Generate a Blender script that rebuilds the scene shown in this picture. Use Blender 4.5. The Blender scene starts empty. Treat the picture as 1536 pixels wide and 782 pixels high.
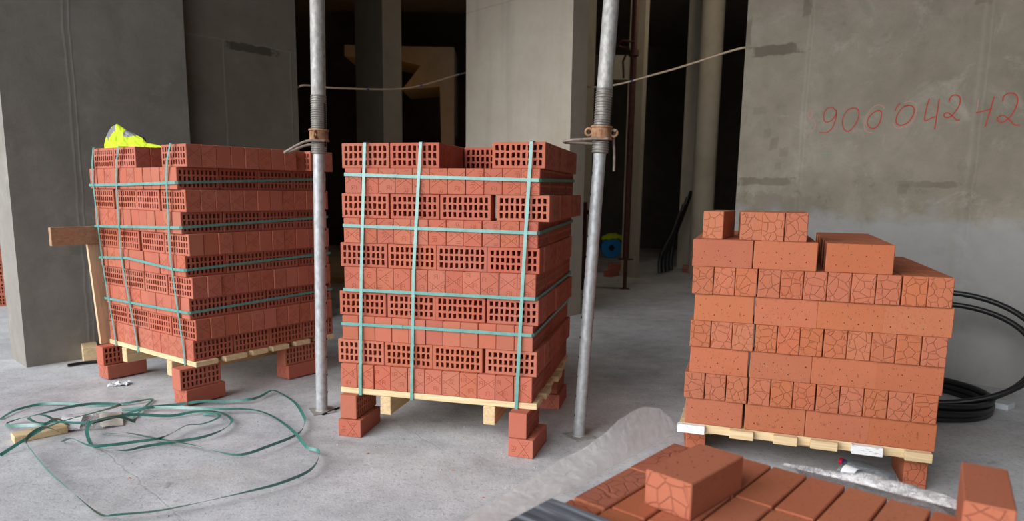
import bpy, bmesh, math, random
from mathutils import Vector, Matrix
from mathutils import noise as mnoise

scene = bpy.context.scene
COL = scene.collection
R = random.Random(7)

# ------------------------------------------------------------------ helpers
def vec(*a): return Vector(a)

def link(o):
    COL.objects.link(o); return o

def mesh_obj(name, verts, faces, mats, parent=None, fmats=None, smooth=False, loc=None, rotz=None):
    me = bpy.data.meshes.new(name)
    me.from_pydata([tuple(v) for v in verts], [], faces)
    if not isinstance(mats, (list, tuple)): mats = [mats]
    for m in mats: me.materials.append(m)
    if fmats:
        for p, i in zip(me.polygons, fmats): p.material_index = i
    if smooth:
        for p in me.polygons: p.use_smooth = True
    me.update()
    o = bpy.data.objects.new(name, me); link(o)
    if loc is not None: o.location = loc
    if rotz is not None: o.rotation_euler = (0, 0, rotz)
    if parent: o.parent = parent
    return o

def tag(o, label=None, cat=None, group=None, kind=None):
    if label: o['label'] = label
    if cat: o['category'] = cat
    if group: o['group'] = group
    if kind: o['kind'] = kind
    return o

def empty(name, loc=(0, 0, 0), rotz=0.0):
    o = bpy.data.objects.new(name, None); o.empty_display_size = 0.1
    o.location = loc; o.rotation_euler = (0, 0, rotz)
    return link(o)

class MB:
    """collects shapes, builds ONE mesh"""
    def __init__(s): s.v = []; s.f = []; s.m = []
    def add(s, vs, fs, m=0):
        b = len(s.v); s.v += [Vector(v) for v in vs]
        for f in fs: s.f.append([i + b for i in f]); s.m.append(m)
    def frame_box(s, o, X, Y, Z, x0, x1, y0, y1, z0, z1, bev=0.0, m=0):
        """box in a frame o + X,Y,Z, chamfered on all edges"""
        bm = bmesh.new()
        bmesh.ops.create_cube(bm, size=1.0)
        for v in bm.verts:
            v.co = Vector((x0 + (v.co.x + .5) * (x1 - x0), y0 + (v.co.y + .5) * (y1 - y0), z0 + (v.co.z + .5) * (z1 - z0)))
        if bev > 0:
            bmesh.ops.bevel(bm, geom=bm.edges[:], offset=bev, segments=1, affect='EDGES', profile=.5)
        bm.verts.ensure_lookup_table(); bm.verts.index_update()
        s.add([o + X * v.co.x + Y * v.co.y + Z * v.co.z for v in bm.verts], [[v.index for v in f.verts] for f in bm.faces], m)
        bm.free()
    def box(s, x0, x1, y0, y1, z0, z1, bev=0.0, m=0):
        s.frame_box(vec(0, 0, 0), vec(1, 0, 0), vec(0, 1, 0), vec(0, 0, 1), x0, x1, y0, y1, z0, z1, bev, m)
    def lathe(s, prof, n=24, o=vec(0, 0, 0), m=0, cap=True):
        vs, fs = [], []
        for r, z in prof:
            for k in range(n):
                a = 2 * math.pi * k / n
                vs.append(o + vec(r * math.cos(a), r * math.sin(a), z))
        for i in range(len(prof) - 1):
            for k in range(n):
                k2 = (k + 1) % n
                fs.append([i * n + k, i * n + k2, (i + 1) * n + k2, (i + 1) * n + k])
        if cap:
            fs.append(list(range(n))[::-1]); fs.append([(len(prof) - 1) * n + k for k in range(n)])
        s.add(vs, fs, m)
    def tube(s, pts, r, n=10, m=0, closed=False):
        pts = [Vector(p) for p in pts]; N = len(pts); vs, fs = [], []
        up = None
        for i, p in enumerate(pts):
            a = pts[(i - 1) % N] if (closed or i > 0) else p
            b = pts[(i + 1) % N] if (closed or i < N - 1) else p
            t = (b - a).normalized()
            if up is None:
                up = t.orthogonal().normalized()
            up = (up - t * up.dot(t)).normalized(); sd = t.cross(up)
            rr = r(i / (N - 1)) if callable(r) else r
            for k in range(n):
                an = 2 * math.pi * k / n
                vs.append(p + up * rr * math.cos(an) + sd * rr * math.sin(an))
        L = N if closed else N - 1
        for i in range(L):
            j = (i + 1) % N
            for k in range(n):
                k2 = (k + 1) % n
                fs.append([i * n + k, i * n + k2, j * n + k2, j * n + k])
        if not closed:
            fs.append(list(range(n))[::-1]); fs.append([(N - 1) * n + k for k in range(n)])
        s.add(vs, fs, m)
    def ribbon(s, pts, dirs, w, th, m=0, closed=False):
        """flat band: width along dirs[i], thickness th across"""
        pts = [Vector(p) for p in pts]; N = len(pts); vs, fs = [], []
        for i, p in enumerate(pts):
            a = pts[(i - 1) % N] if (closed or i > 0) else p
            b = pts[(i + 1) % N] if (closed or i < N - 1) else p
            t = (b - a).normalized()
            d = Vector(dirs[i] if isinstance(dirs, list) else dirs)
            d = (d - t * d.dot(t)).normalized(); nn = t.cross(d).normalized()
            for sx, sy in ((-1, -1), (1, -1), (1, 1), (-1, 1)):
                vs.append(p + d * (w / 2 * sx) + nn * (th / 2 * sy))
        L = N if closed else N - 1
        for i in range(L):
            j = (i + 1) % N
            for k in range(4):
                k2 = (k + 1) % 4
                fs.append([i * 4 + k, i * 4 + k2, j * 4 + k2, j * 4 + k])
        if not closed:
            fs.append([3, 2, 1, 0]); fs.append([(N - 1) * 4 + k for k in range(4)])
        s.add(vs, fs, m)
    def build(s, name, mats, parent=None, smooth=False, **kw):
        o = mesh_obj(name, s.v, s.f, mats, parent, s.m, False, **kw)
        bm = bmesh.new(); bm.from_mesh(o.data)
        bmesh.ops.recalc_face_normals(bm, faces=bm.faces); bm.to_mesh(o.data); bm.free()
        if smooth: smooth_by_angle(o)
        return o

def smooth_by_angle(o, ang=40):
    me = o.data
    for p in me.polygons: p.use_smooth = True
    bm = bmesh.new(); bm.from_mesh(me)
    for e in bm.edges:
        e.smooth = not (len(e.link_faces) == 2 and e.calc_face_angle(0) > math.radians(ang))
    bm.to_mesh(me); bm.free()

def catmull(pts, n=8, closed=False):
    pts = [Vector(p) for p in pts]; out = []; N = len(pts)
    L = N if closed else N - 1
    for i in range(L):
        if closed: p0, p1, p2, p3 = pts[(i - 1) % N], pts[i], pts[(i + 1) % N], pts[(i + 2) % N]
        else: p0, p1, p2, p3 = pts[max(i - 1, 0)], pts[i], pts[i + 1], pts[min(i + 2, N - 1)]
        for k in range(n):
            t = k / n
            out.append(.5 * ((2 * p1) + (p2 - p0) * t + (2 * p0 - 5 * p1 + 4 * p2 - p3) * t * t + (3 * p1 - p0 - 3 * p2 + p3) * t ** 3))
    if not closed: out.append(pts[-1].copy())
    return out

# ------------------------------------------------------------------ materials
class NT:
    def __init__(s, name):
        s.m = bpy.data.materials.new(name); s.m.use_nodes = True
        s.nt = s.m.node_tree; s.n = s.nt.nodes; s.l = s.nt.links
        s.bsdf = s.n['Principled BSDF']; s.out = s.n['Material Output']
    def new(s, t, **kw):
        x = s.n.new(t)
        for k, v in kw.items(): setattr(x, k, v)
        return x
    def put(s, sock, v):
        if isinstance(v, bpy.types.NodeSocket): s.l.new(v, sock)
        else: sock.default_value = v
    def math(s, op, a, b=None, c=None, clamp=False):
        x = s.new('ShaderNodeMath', operation=op, use_clamp=clamp)
        s.put(x.inputs[0], a)
        if b is not None: s.put(x.inputs[1], b)
        if c is not None: s.put(x.inputs[2], c)
        return x.outputs[0]
    def obj(s): return s.new('ShaderNodeTexCoord').outputs['Object']
    def rnd(s): return s.new('ShaderNodeObjectInfo').outputs['Random']
    def sep(s, v):
        x = s.new('ShaderNodeSeparateXYZ'); s.put(x.inputs[0], v); return x.outputs
    def vadd(s, a, b):
        x = s.new('ShaderNodeVectorMath', operation='ADD'); s.put(x.inputs[0], a); s.put(x.inputs[1], b); return x.outputs[0]
    def vmul(s, a, b):
        x = s.new('ShaderNodeVectorMath', operation='MULTIPLY'); s.put(x.inputs[0], a); s.put(x.inputs[1], b); return x.outputs[0]
    def noise(s, v, scale, detail=3.0, rough=.55, dist=0.0):
        x = s.new('ShaderNodeTexNoise'); s.put(x.inputs['Vector'], v)
        x.inputs['Scale'].default_value = scale; x.inputs['Detail'].default_value = detail
        x.inputs['Roughness'].default_value = rough; x.inputs['Distortion'].default_value = dist
        return x.outputs['Fac']
    def ramp(s, f, stops, interp='LINEAR'):
        x = s.new('ShaderNodeValToRGB'); s.put(x.inputs[0], f); cr = x.color_ramp; cr.interpolation = interp
        while len(cr.elements) > 1: cr.elements.remove(cr.elements[-1])
        for i, (p, c) in enumerate(stops):
            e = cr.elements[0] if i == 0 else cr.elements.new(p)
            e.position = p
            e.color = (c, c, c, 1) if isinstance(c, (int, float)) else (*c, 1)
        return x.outputs[0]
    def mix(s, f, a, b, mode='MIX'):
        x = s.new('ShaderNodeMix', data_type='RGBA', blend_type=mode)
        s.put(x.inputs[0], f)
        for sk, v in ((x.inputs[6], a), (x.inputs[7], b)):
            if isinstance(v, tuple) and len(v) == 3: v = (*v, 1)
            s.put(sk, v)
        return x.outputs[2]
    def bump(s, h, strength=.3, dist=.002, normal=None):
        x = s.new('ShaderNodeBump'); s.put(x.inputs['Height'], h)
        x.inputs['Strength'].default_value = strength; x.inputs['Distance'].default_value = dist
        if normal is not None: s.put(x.inputs['Normal'], normal)
        return x.outputs[0]
    def fin(s, color=None, rough=.8, normal=None, metal=0.0, spec=.3):
        if color is not None: s.put(s.bsdf.inputs['Base Color'], (*color, 1) if isinstance(color, tuple) and len(color) == 3 else color)
        s.put(s.bsdf.inputs['Roughness'], rough); s.put(s.bsdf.inputs['Metallic'], metal)
        s.bsdf.inputs['Specular IOR Level'].default_value = spec
        if normal is not None: s.put(s.bsdf.inputs['Normal'], normal)
        return s.m
    # masks for marks with a shape of their own
    def line(s, x, pos, w, wob=None):
        d = s.math('ABSOLUTE', s.math('SUBTRACT', s.math('ADD', x, wob) if wob is not None else x, pos))
        return s.math('SUBTRACT', 1.0, s.math('DIVIDE', d, w), clamp=True)
    def blot(s, x, z, cx, cz, hx, hz, nz, amt=.5, soft=.12):
        a = s.math('DIVIDE', s.math('ABSOLUTE', s.math('SUBTRACT', x, cx)), hx)
        b = s.math('DIVIDE', s.math('ABSOLUTE', s.math('SUBTRACT', z, cz)), hz)
        e = s.math('MAXIMUM', a, b)
        e = s.math('ADD', e, s.math('MULTIPLY', s.math('SUBTRACT', nz, .5), amt * 2))
        return s.math('DIVIDE', s.math('SUBTRACT', 1.0, e), soft, clamp=True)

def brick_mat(name, base, dark, light, crackle=False, speck=.5):
    t = NT(name); o = t.obj(); r = t.rnd()
    off = t.vmul(t.new('ShaderNodeCombineXYZ').outputs[0], (1, 1, 1))
    cmb = t.new('ShaderNodeCombineXYZ')
    t.put(cmb.inputs[0], t.math('MULTIPLY', r, 37.0)); t.put(cmb.inputs[1], t.math('MULTIPLY', r, 11.0)); t.put(cmb.inputs[2], t.math('MULTIPLY', r, 23.0))
    p = t.vadd(o, cmb.outputs[0])
    big = t.noise(p, 9.0, 3.0)
    fine = t.noise(p, 170.0, 4.0, .7)
    col = t.mix(t.math('MULTIPLY', big, 1.0), dark, light)
    col = t.mix(.65, col, base)
    # one brick a little paler or redder than the next
    hsv = t.new('ShaderNodeHueSaturation')
    t.put(hsv.inputs['Hue'], t.math('ADD', .497, t.math('MULTIPLY', r, .006)))
    t.put(hsv.inputs['Saturation'], t.math('ADD', .97, t.math('MULTIPLY', t.math('FRACT', t.math('MULTIPLY', r, 17.3)), .06)))
    t.put(hsv.inputs['Value'], t.math('ADD', .93, t.math('MULTIPLY', t.math('FRACT', t.math('MULTIPLY', r, 7.7)), .14)))
    t.put(hsv.inputs['Color'], col); col = hsv.outputs[0]
    # clay pits and sand specks
    sp = t.ramp(fine, [(.30, 1.0), (.40, 0.0)])
    col = t.mix(t.math('MULTIPLY', sp, speck), col, tuple(c * .55 for c in dark))
    sp2 = t.ramp(t.noise(p, 110.0, 2.0), [(.72, 0.0), (.78, 1.0)])
    col = t.mix(t.math('MULTIPLY', sp2, .25), col, tuple(min(1, c * 1.5) for c in light))
    fl = t.ramp(t.noise(t.vmul(p, (1.0, 1.0, .45)), 95.0, 3.0, .6), [(.30, 1.0), (.37, 0.0)])
    col = t.mix(t.math('MULTIPLY', fl, speck * .8), col, tuple(c * .5 for c in dark))
    h = t.math('ADD', t.math('MULTIPLY', fine, .5), t.math('MULTIPLY', t.noise(p, 40.0, 3.0), .5))
    nrm = t.bump(h, .35, .0016)
    if crackle:
        w = t.new('ShaderNodeTexVoronoi', feature='DISTANCE_TO_EDGE')
        dn = t.new('ShaderNodeTexNoise'); t.put(dn.inputs['Vector'], p); dn.inputs['Scale'].default_value = 14.0
        wv = t.vadd(p, t.vmul(dn.outputs['Color'], (.02, .02, .02)))
        t.put(w.inputs['Vector'], wv); w.inputs['Scale'].default_value = 26.0; w.inputs['Randomness'].default_value = 1.0
        groove = t.ramp(w.outputs['Distance'], [(0.0, 0.0), (.018, .35), (.05, 1.0)])
        nrm = t.bump(groove, .9, .0026, nrm)
        col = t.mix(t.math('MULTIPLY', t.math('SUBTRACT', 1.0, groove), .15), col, tuple(c * .62 for c in dark))
    return t.fin(col, .88, nrm, spec=.2)

M = {}
M['hollow'] = brick_mat('red_clay', (.42, .128, .082), (.36, .10, .058), (.47, .155, .102), speck=.3)
M['hollow_line'] = brick_mat('red_clay_pressed_line', (.27, .068, .040), (.25, .06, .034), (.29, .076, .048), speck=.2)  # shade of the pressed lines put into a darker clay colour
M['solid'] = brick_mat('orange_clay', (.40, .125, .060), (.33, .092, .042), (.45, .152, .078), speck=.8)
M['crackle'] = brick_mat('orange_clay_crackled', (.41, .128, .066), (.35, .098, .047), (.46, .156, .082), crackle=True, speck=.3)
M['crackle_red'] = brick_mat('clay_crackled_stretcher', (.37, .112, .066), (.30, .085, .046), (.41, .138, .08), crackle=True, speck=.3)

def wood_mat(name, a, b, c, axis=0, scale=1.0, paint=None):
    t = NT(name); o = t.obj()
    r = t.rnd(); cmb = t.new('ShaderNodeCombineXYZ')
    for i in range(3): t.put(cmb.inputs[i], t.math('MULTIPLY', r, 13.0 + 7 * i))
    st = [70.0 * scale] * 3; st[axis] = 5.0 * scale
    p = t.vadd(t.vmul(o, tuple(st)), cmb.outputs[0])
    g = t.noise(p, 1.0, 4.0, .6, .6)
    col = t.ramp(g, [(.25, a), (.5, b), (.75, c)])
    kn = t.ramp(t.noise(t.vadd(o, cmb.outputs[0]), 9.0, 2.0), [(.68, 0.0), (.78, 1.0)])
    col = t.mix(t.math('MULTIPLY', kn, .4), col, tuple(x * .5 for x in a))
    return t.fin(col, .75, t.bump(g, .3, .0015), spec=.25)
M['pine'] = wood_mat('pale_pine', (.52, .36, .19), (.66, .49, .28), (.76, .60, .38), 0)
M['pine_y'] = wood_mat('pine_runner', (.46, .31, .16), (.60, .43, .24), (.70, .53, .32), 1)
M['pine_z'] = wood_mat('pine_prop', (.50, .33, .19), (.62, .44, .27), (.70, .53, .35), 2)
M['tan_wood'] = wood_mat('tan_board', (.26, .15, .085), (.36, .22, .13), (.44, .28, .17), 1)
M['grey_wood'] = wood_mat('weathered_grey_wood', (.022, .024, .03), (.13, .14, .16), (.55, .58, .63), 0, .55)
tw = NT('white_painted_end'); o_ = tw.obj()
M['white_paint'] = tw.fin(tw.ramp(tw.noise(tw.vmul(o_, (30, 30, 220)), 1.0, 3.0), [(.34, (.35, .33, .30)), (.43, (.80, .80, .80))]), .7)

def strap_mat(name='teal_strap', ca=(.06, .24, .20), cb=(.11, .32, .28)):
    t = NT(name); o = t.obj()
    n = t.noise(o, 30.0, 3.0)
    col = t.ramp(n, [(.3, ca), (.7, cb)])
    return t.fin(col, .34, t.bump(t.noise(o, 260.0, 1.0), .08, .001), spec=1.0)
M['strap'] = strap_mat()
M['strap_dark'] = strap_mat('deep_green_strap', (.022, .135, .105), (.05, .20, .17))

def concrete(name, c0, c1, c2, marks=None, scale=1.0, bump=.35):
    t = NT(name); o = t.obj()
    big = t.noise(o, .9 * scale, 5.0, .6, .3); mid = t.noise(o, 5.0 * scale, 6.0, .65, .2); fine = t.noise(o, 90.0, 4.0, .7)
    col = t.ramp(t.math('ADD', t.math('MULTIPLY', big, .6), t.math('MULTIPLY', mid, .4)), [(.34, c0), (.5, c1), (.66, c2)])
    col = t.mix(t.math('MULTIPLY', t.ramp(fine, [(.32, 1.0), (.42, 0.0)]), .35), col, tuple(x * .5 for x in c0))
    h = t.math('ADD', t.math('MULTIPLY', mid, .8), t.math('MULTIPLY', fine, .35))
    if marks: col, h = marks(t, o, col, h, big, mid, fine)
    return t.fin(col, .9, t.bump(h, bump, .006), spec=.25)

def floor_marks(t, o, col, h, big, mid, fine):
    x, y, z = t.sep(o)
    wob = t.math('MULTIPLY', t.math('SUBTRACT', t.noise(o, 6.0, 4.0), .5), .05)
    # pour joints: straight lines a*x + b*y = c
    for (ax, ay, bx, by, w) in ((-1.805, 3.029, -1.143, 2.381, .007), (-.644, 3.648, -.345, 3.245, .005), (.30, 3.02, 1.25, 2.86, .004), (.98, 3.82, .55, 4.07, .003)):
        dx, dy = bx - ax, by - ay; L = math.hypot(dx, dy); nx, ny = -dy / L, dx / L
        d = t.math('ADD', t.math('MULTIPLY', x, nx), t.math('MULTIPLY', y, ny))
        ln = t.line(d, nx * ax + ny * ay, w, wob)
        along = t.math('ADD', t.math('MULTIPLY', x, dx / L), t.math('MULTIPLY', y, dy / L))
        mid_c = (ax + bx) / 2 * dx / L + (ay + by) / 2 * dy / L
        gate = t.math('SUBTRACT', 1.0, t.math('DIVIDE', t.math('ABSOLUTE', t.math('SUBTRACT', along, mid_c)), L * .95), clamp=True)
        gate = t.math('MULTIPLY', gate, 4.0, clamp=True)
        ln = t.math('MULTIPLY', ln, gate)
        col = t.mix(t.math('MULTIPLY', ln, .22), col, (.16, .155, .15))
        h = t.math('SUBTRACT', h, t.math('MULTIPLY', ln, .12))
    # damp dark spots and drips
    sp = t.ramp(t.noise(o, 3.2, 3.0, .5), [(.66, 0.0), (.73, 1.0)])
    sp = t.math('MULTIPLY', sp, t.ramp(t.noise(o, 21.0, 2.0), [(.5, 0.0), (.6, 1.0)]))
    col = t.mix(t.math('MULTIPLY', sp, .45), col, (.14, .14, .145))
    gr = t.ramp(t.noise(o, 45.0, 3.0, .6), [(.36, 1.0), (.44, 0.0)])
    col = t.mix(t.math('MULTIPLY', gr, .35), col, (.20, .20, .205))
    gr2 = t.ramp(t.noise(o, 62.0, 3.0, .6), [(.60, 0.0), (.68, 1.0)])
    col = t.mix(t.math('MULTIPLY', gr2, .4), col, (.68, .68, .69))
    # pale scuffs and swept dust
    sc = t.ramp(t.noise(t.vmul(o, (1.0, 2.4, 1.0)), 2.6, 6.0, .7, .8), [(.52, 0.0), (.68, 1.0)])
    col = t.mix(t.math('MULTIPLY', sc, .35), col, (.60, .60, .60))
    br = t.ramp(t.noise(o, 1.3, 4.0, .6), [(.55, 0.0), (.7, 1.0)])
    col = t.mix(t.math('MULTIPLY', br, .25), col, (.34, .27, .22))
    return col, h
M['floor'] = concrete('floor_concrete', (.33, .33, .342), (.49, .49, .503), (.62, .62, .635), floor_marks, 1.6, .75)

def right_marks(t, o, col, h, big, mid, fine):
    x, y, z = t.sep(o)
    n = t.noise(o, 11.0, 5.0, .65); n2 = t.noise(o, 4.0, 4.0, .6)
    wob = t.math('MULTIPLY', t.math('SUBTRACT', t.noise(o, 3.0, 4.0), .5), .04)
    # formwork seams
    for px, w in ((.462, .012), (.49, .008), (1.52, .02), (1.56, .01)):
        ln = t.line(x, px, w, wob)
        col = t.mix(t.math('MULTIPLY', ln, .14), col, (.40, .385, .35)); h = t.math('ADD', h, t.math('MULTIPLY', ln, .3))
    # dark damp stains
    dk = (.085, .068, .048)
    for cx, cz, hx, hz, amt, k in ((.235, 2.285, .215, .045, .75, .72), (.003, 2.44, .04, .10, .5, .5), (.442, 2.56, .034, .075, .5, .55),
                               (.225, 1.316, .24, .032, 1.0, .55), (1.32, 1.295, .20, .022, 1.7, .42), (1.16, 1.262, .035, .04, .7, .42), (.33, 1.13, .36, .10, 1.2, .30),
                               (.21, 1.678, .034, .042, .6, .28), (.27, 1.60, .034, .052, .5, .32), (.345, 1.535, .036, .042, .6, .25), (.31, 1.43, .03, .032, .6, .22), (.14, 1.85, .06, .03, .6, .18),
                               (1.50, 2.44, .05, .04, 1.2, .35), (1.40, .86, .04, .03, .8, .35), (.78, 1.06, .03, .018, .8, .3), (1.52, 1.05, .05, .4, 1.6, .15)):
        b = t.blot(x, z, cx, cz, hx, hz, n, amt, .28)
        col = t.mix(t.math('MULTIPLY', b, k), col, dk)
    # mottled dark clouding
    cl = t.ramp(t.noise(o, 2.2, 7.0, .72, .6), [(.50, 0.0), (.66, 1.0)])
    col = t.mix(t.math('MULTIPLY', cl, .55), col, (.165, .148, .118))
    cl2 = t.ramp(t.noise(o, 14.0, 6.0, .75, .4), [(.52, 0.0), (.62, 1.0)])
    col = t.mix(t.math('MULTIPLY', t.math('MULTIPLY', cl, cl2), .5), col, (.12, .108, .085))
    pl_ = t.ramp(t.noise(o, 3.1, 6.0, .7, .8), [(.56, 0.0), (.68, 1.0)])
    col = t.mix(t.math('MULTIPLY', pl_, .35), col, (.38, .355, .305))
    # paler, cooler lower zone, with its own ragged edge
    lime = t.math('DIVIDE', t.math('SUBTRACT', t.math('ADD', 1.16, t.math('MULTIPLY', t.math('SUBTRACT', n2, .5), .55)), z), .14, clamp=True)
    col = t.mix(t.math('MULTIPLY', lime, .55), col, (.295, .305, .312))
    st = t.ramp(t.noise(t.vmul(o, (9.0, 9.0, .7)), 1.0, 4.0), [(.56, 0.0), (.7, 1.0)])
    col = t.mix(t.math('MULTIPLY', st, .18), col, (.22, .20, .17))
    return col, h
M['wall_right'] = concrete('wall_right_concrete', (.17, .145, .11), (.222, .193, .151), (.275, .245, .20), right_marks)

def left_marks(t, o, col, h, big, mid, fine):
    x, y, z = t.sep(o)
    wob = t.math('MULTIPLY', t.math('SUBTRACT', t.noise(o, 2.5, 4.0), .5), .05)
    n = t.noise(o, 12.0, 5.0, .65)
    for px, w in ((.395, .014), (.43, .01)):
        ln = t.line(x, px, w, wob); col = t.mix(t.math('MULTIPLY', ln, .22), col, (.38, .37, .35)); h = t.math('ADD', h, t.math('MULTIPLY', ln, .6))
    b = t.blot(x, z, .36, .78, .05, .035, n, .8, .3); col = t.mix(t.math('MULTIPLY', b, .3), col, (.12, .115, .105))
    cl = t.ramp(t.noise(o, 1.9, 7.0, .72, .6), [(.48, 0.0), (.68, 1.0)])
    col = t.mix(t.math('MULTIPLY', cl, .5), col, (.16, .148, .125))
    pl_ = t.ramp(t.noise(o, 2.7, 6.0, .7, .8), [(.55, 0.0), (.68, 1.0)])
    col = t.mix(t.math('MULTIPLY', pl_, .3), col, (.40, .38, .35))
    return col, h
M['wall_left'] = concrete('wall_left_concrete', (.20, .182, .16), (.25, .23, .205), (.30, .28, .25), left_marks)

def panel_marks(t, o, col, h, big, mid, fine):
    x, y, z = t.sep(o)
    n = t.noise(o, 14.0, 5.0, .65)
    wob = t.math('MULTIPLY', t.math('SUBTRACT', t.noise(o, 2.5, 4.0), .5), .04)
    up = t.math('GREATER_THAN', 2.385, z)
    for px, w in ((1.532, .013), (2.135, .009)):
        ln = t.math('MULTIPLY', t.line(x, px, w, wob), up); col = t.mix(t.math('MULTIPLY', ln, .28), col, (.32, .31, .28)); h = t.math('ADD', h, t.math('MULTIPLY', ln, .6))
    ln = t.line(z, 2.385, .012, wob); col = t.mix(t.math('MULTIPLY', ln, .3), col, (.28, .275, .26)); h = t.math('ADD', h, t.math('MULTIPLY', ln, .5))
    b = t.blot(x, z, 1.78, 2.355, .24, .035, n, .9, .25); col = t.mix(t.math('MULTIPLY', b, .8), col, (.05, .046, .038))
    return col, h
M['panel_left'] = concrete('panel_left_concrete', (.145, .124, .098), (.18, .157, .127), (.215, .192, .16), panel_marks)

def pier_marks(t, o, col, h, big, mid, fine):
    x, y, z = t.sep(o)
    wob = t.math('MULTIPLY', t.math('SUBTRACT', t.noise(o, 2.0, 4.0), .5), .05)
    ln = t.line(t.math('ADD', z, t.math('MULTIPLY', x, -.05)), 3.13, .012, wob)
    col = t.mix(t.math('MULTIPLY', ln, .3), col, (.20, .185, .16))
    st = t.ramp(t.noise(t.vmul(o, (7.0, 7.0, .6)), 1.0, 4.0), [(.5, 0.0), (.7, 1.0)])
    col = t.mix(t.math('MULTIPLY', st, .22), col, (.25, .235, .20))
    return col, h
M['pier'] = concrete('pier_concrete', (.47, .405, .32), (.54, .475, .382), (.60, .54, .45), pier_marks)
M['inner'] = concrete('inner_concrete', (.36, .315, .245), (.43, .38, .30), (.49, .435, .35))
M['inner_dark'] = concrete('inner_dark_concrete', (.055, .047, .038), (.075, .065, .053), (.095, .083, .068))  # darker copy of the inner concrete, lack of light put into its colour
M['soil'] = concrete('dark_soil', (.055, .045, .035), (.08, .066, .052), (.105, .09, .072), None, 1.0, .8)
M['ceil'] = concrete('slab_concrete', (.13, .118, .10), (.17, .157, .135), (.20, .187, .165))

def metal_mat(name, a, b, rough, metal=.85, scale=25.0):
    t = NT(name); o = t.obj()
    n = t.noise(t.vmul(o, (1, 1, .6)), scale, 5.0, .65)
    return t.fin(t.ramp(n, [(.35, a), (.65, b)]), t.ramp(n, [(.3, rough + .12), (.7, rough)]), t.bump(t.noise(o, 120.0, 3.0), .15, .001), metal=metal, spec=.5)
M['galv'] = metal_mat('galvanised_steel', (.30, .305, .31), (.47, .475, .48), .5, .45, 38.0)
M['galv_dull'] = metal_mat('dull_galvanised_steel', (.27, .26, .245), (.43, .42, .395), .58, .35, 45.0)
M['thread'] = metal_mat('threaded_steel', (.22, .20, .18), (.36, .34, .31), .5, .7)
M['rust'] = metal_mat('rusty_cast_iron', (.20, .085, .04), (.42, .25, .14), .75, .3, 40.0)
M['rod'] = metal_mat('rusty_rod', (.20, .15, .125), (.34, .27, .23), .65, .45, 60.0)
M['oxide'] = metal_mat('red_oxide_paint', (.055, .015, .010), (.10, .028, .018), .6, .2)
def flat_mat(name, c, rough=.7, spec=.3, metal=0.0):
    t = NT(name); o = t.obj()
    n = t.noise(o, 30.0, 3.0)
    return t.fin(t.mix(n, tuple(x * .85 for x in c), tuple(min(1, x * 1.12) for x in c)), rough, None, metal, spec)
M['rubber'] = flat_mat('black_hose', (.010, .010, .011), .42, .5)
M['hole'] = flat_mat('punched_hole', (.015, .014, .013), .9)  # near-black for discs and slots, the shade inside openings painted on
M['hivis'] = flat_mat('hi_vis_yellow', (.46, .60, .008), .7)
M['reflect'] = flat_mat('grey_reflective_tape', (.17, .17, .18), .5, .4)
M['navy'] = flat_mat('dark_lining', (.02, .018, .02), .8)
M['cable'] = flat_mat('beige_cable', (.42, .31, .22), .6)
M['cable_tag'] = flat_mat('blue_cable_tie', (.05, .05, .16), .5)
M['chalk'] = flat_mat('red_marker', (.36, .055, .038), .85)
M['chalk_faint'] = flat_mat('faint_red_marker', (.40, .20, .165), .9)
M['chalk_green'] = flat_mat('faint_green_marker', (.16, .26, .20), .9)
M['paper'] = flat_mat('white_paper', (.72, .72, .74), .6)
M['paper_beige'] = flat_mat('beige_paper', (.50, .46, .40), .8)
M['ink'] = flat_mat('printed_ink', (.25, .25, .28), .7)
M['foam'] = flat_mat('white_foam', (.62, .64, .68), .8)
M['blue'] = flat_mat('blue_plastic', (.012, .19, .46), .5)
M['red_cap'] = flat_mat('red_cap', (.50, .015, .03), .4)
M['blue_cap'] = flat_mat('dark_blue_ring', (.02, .02, .16), .4)
M['crumb'] = flat_mat('grey_crumbs', (.36, .35, .34), .9)
M['clay_crumb'] = flat_mat('clay_chip', (.36, .11, .06), .9)

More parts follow.
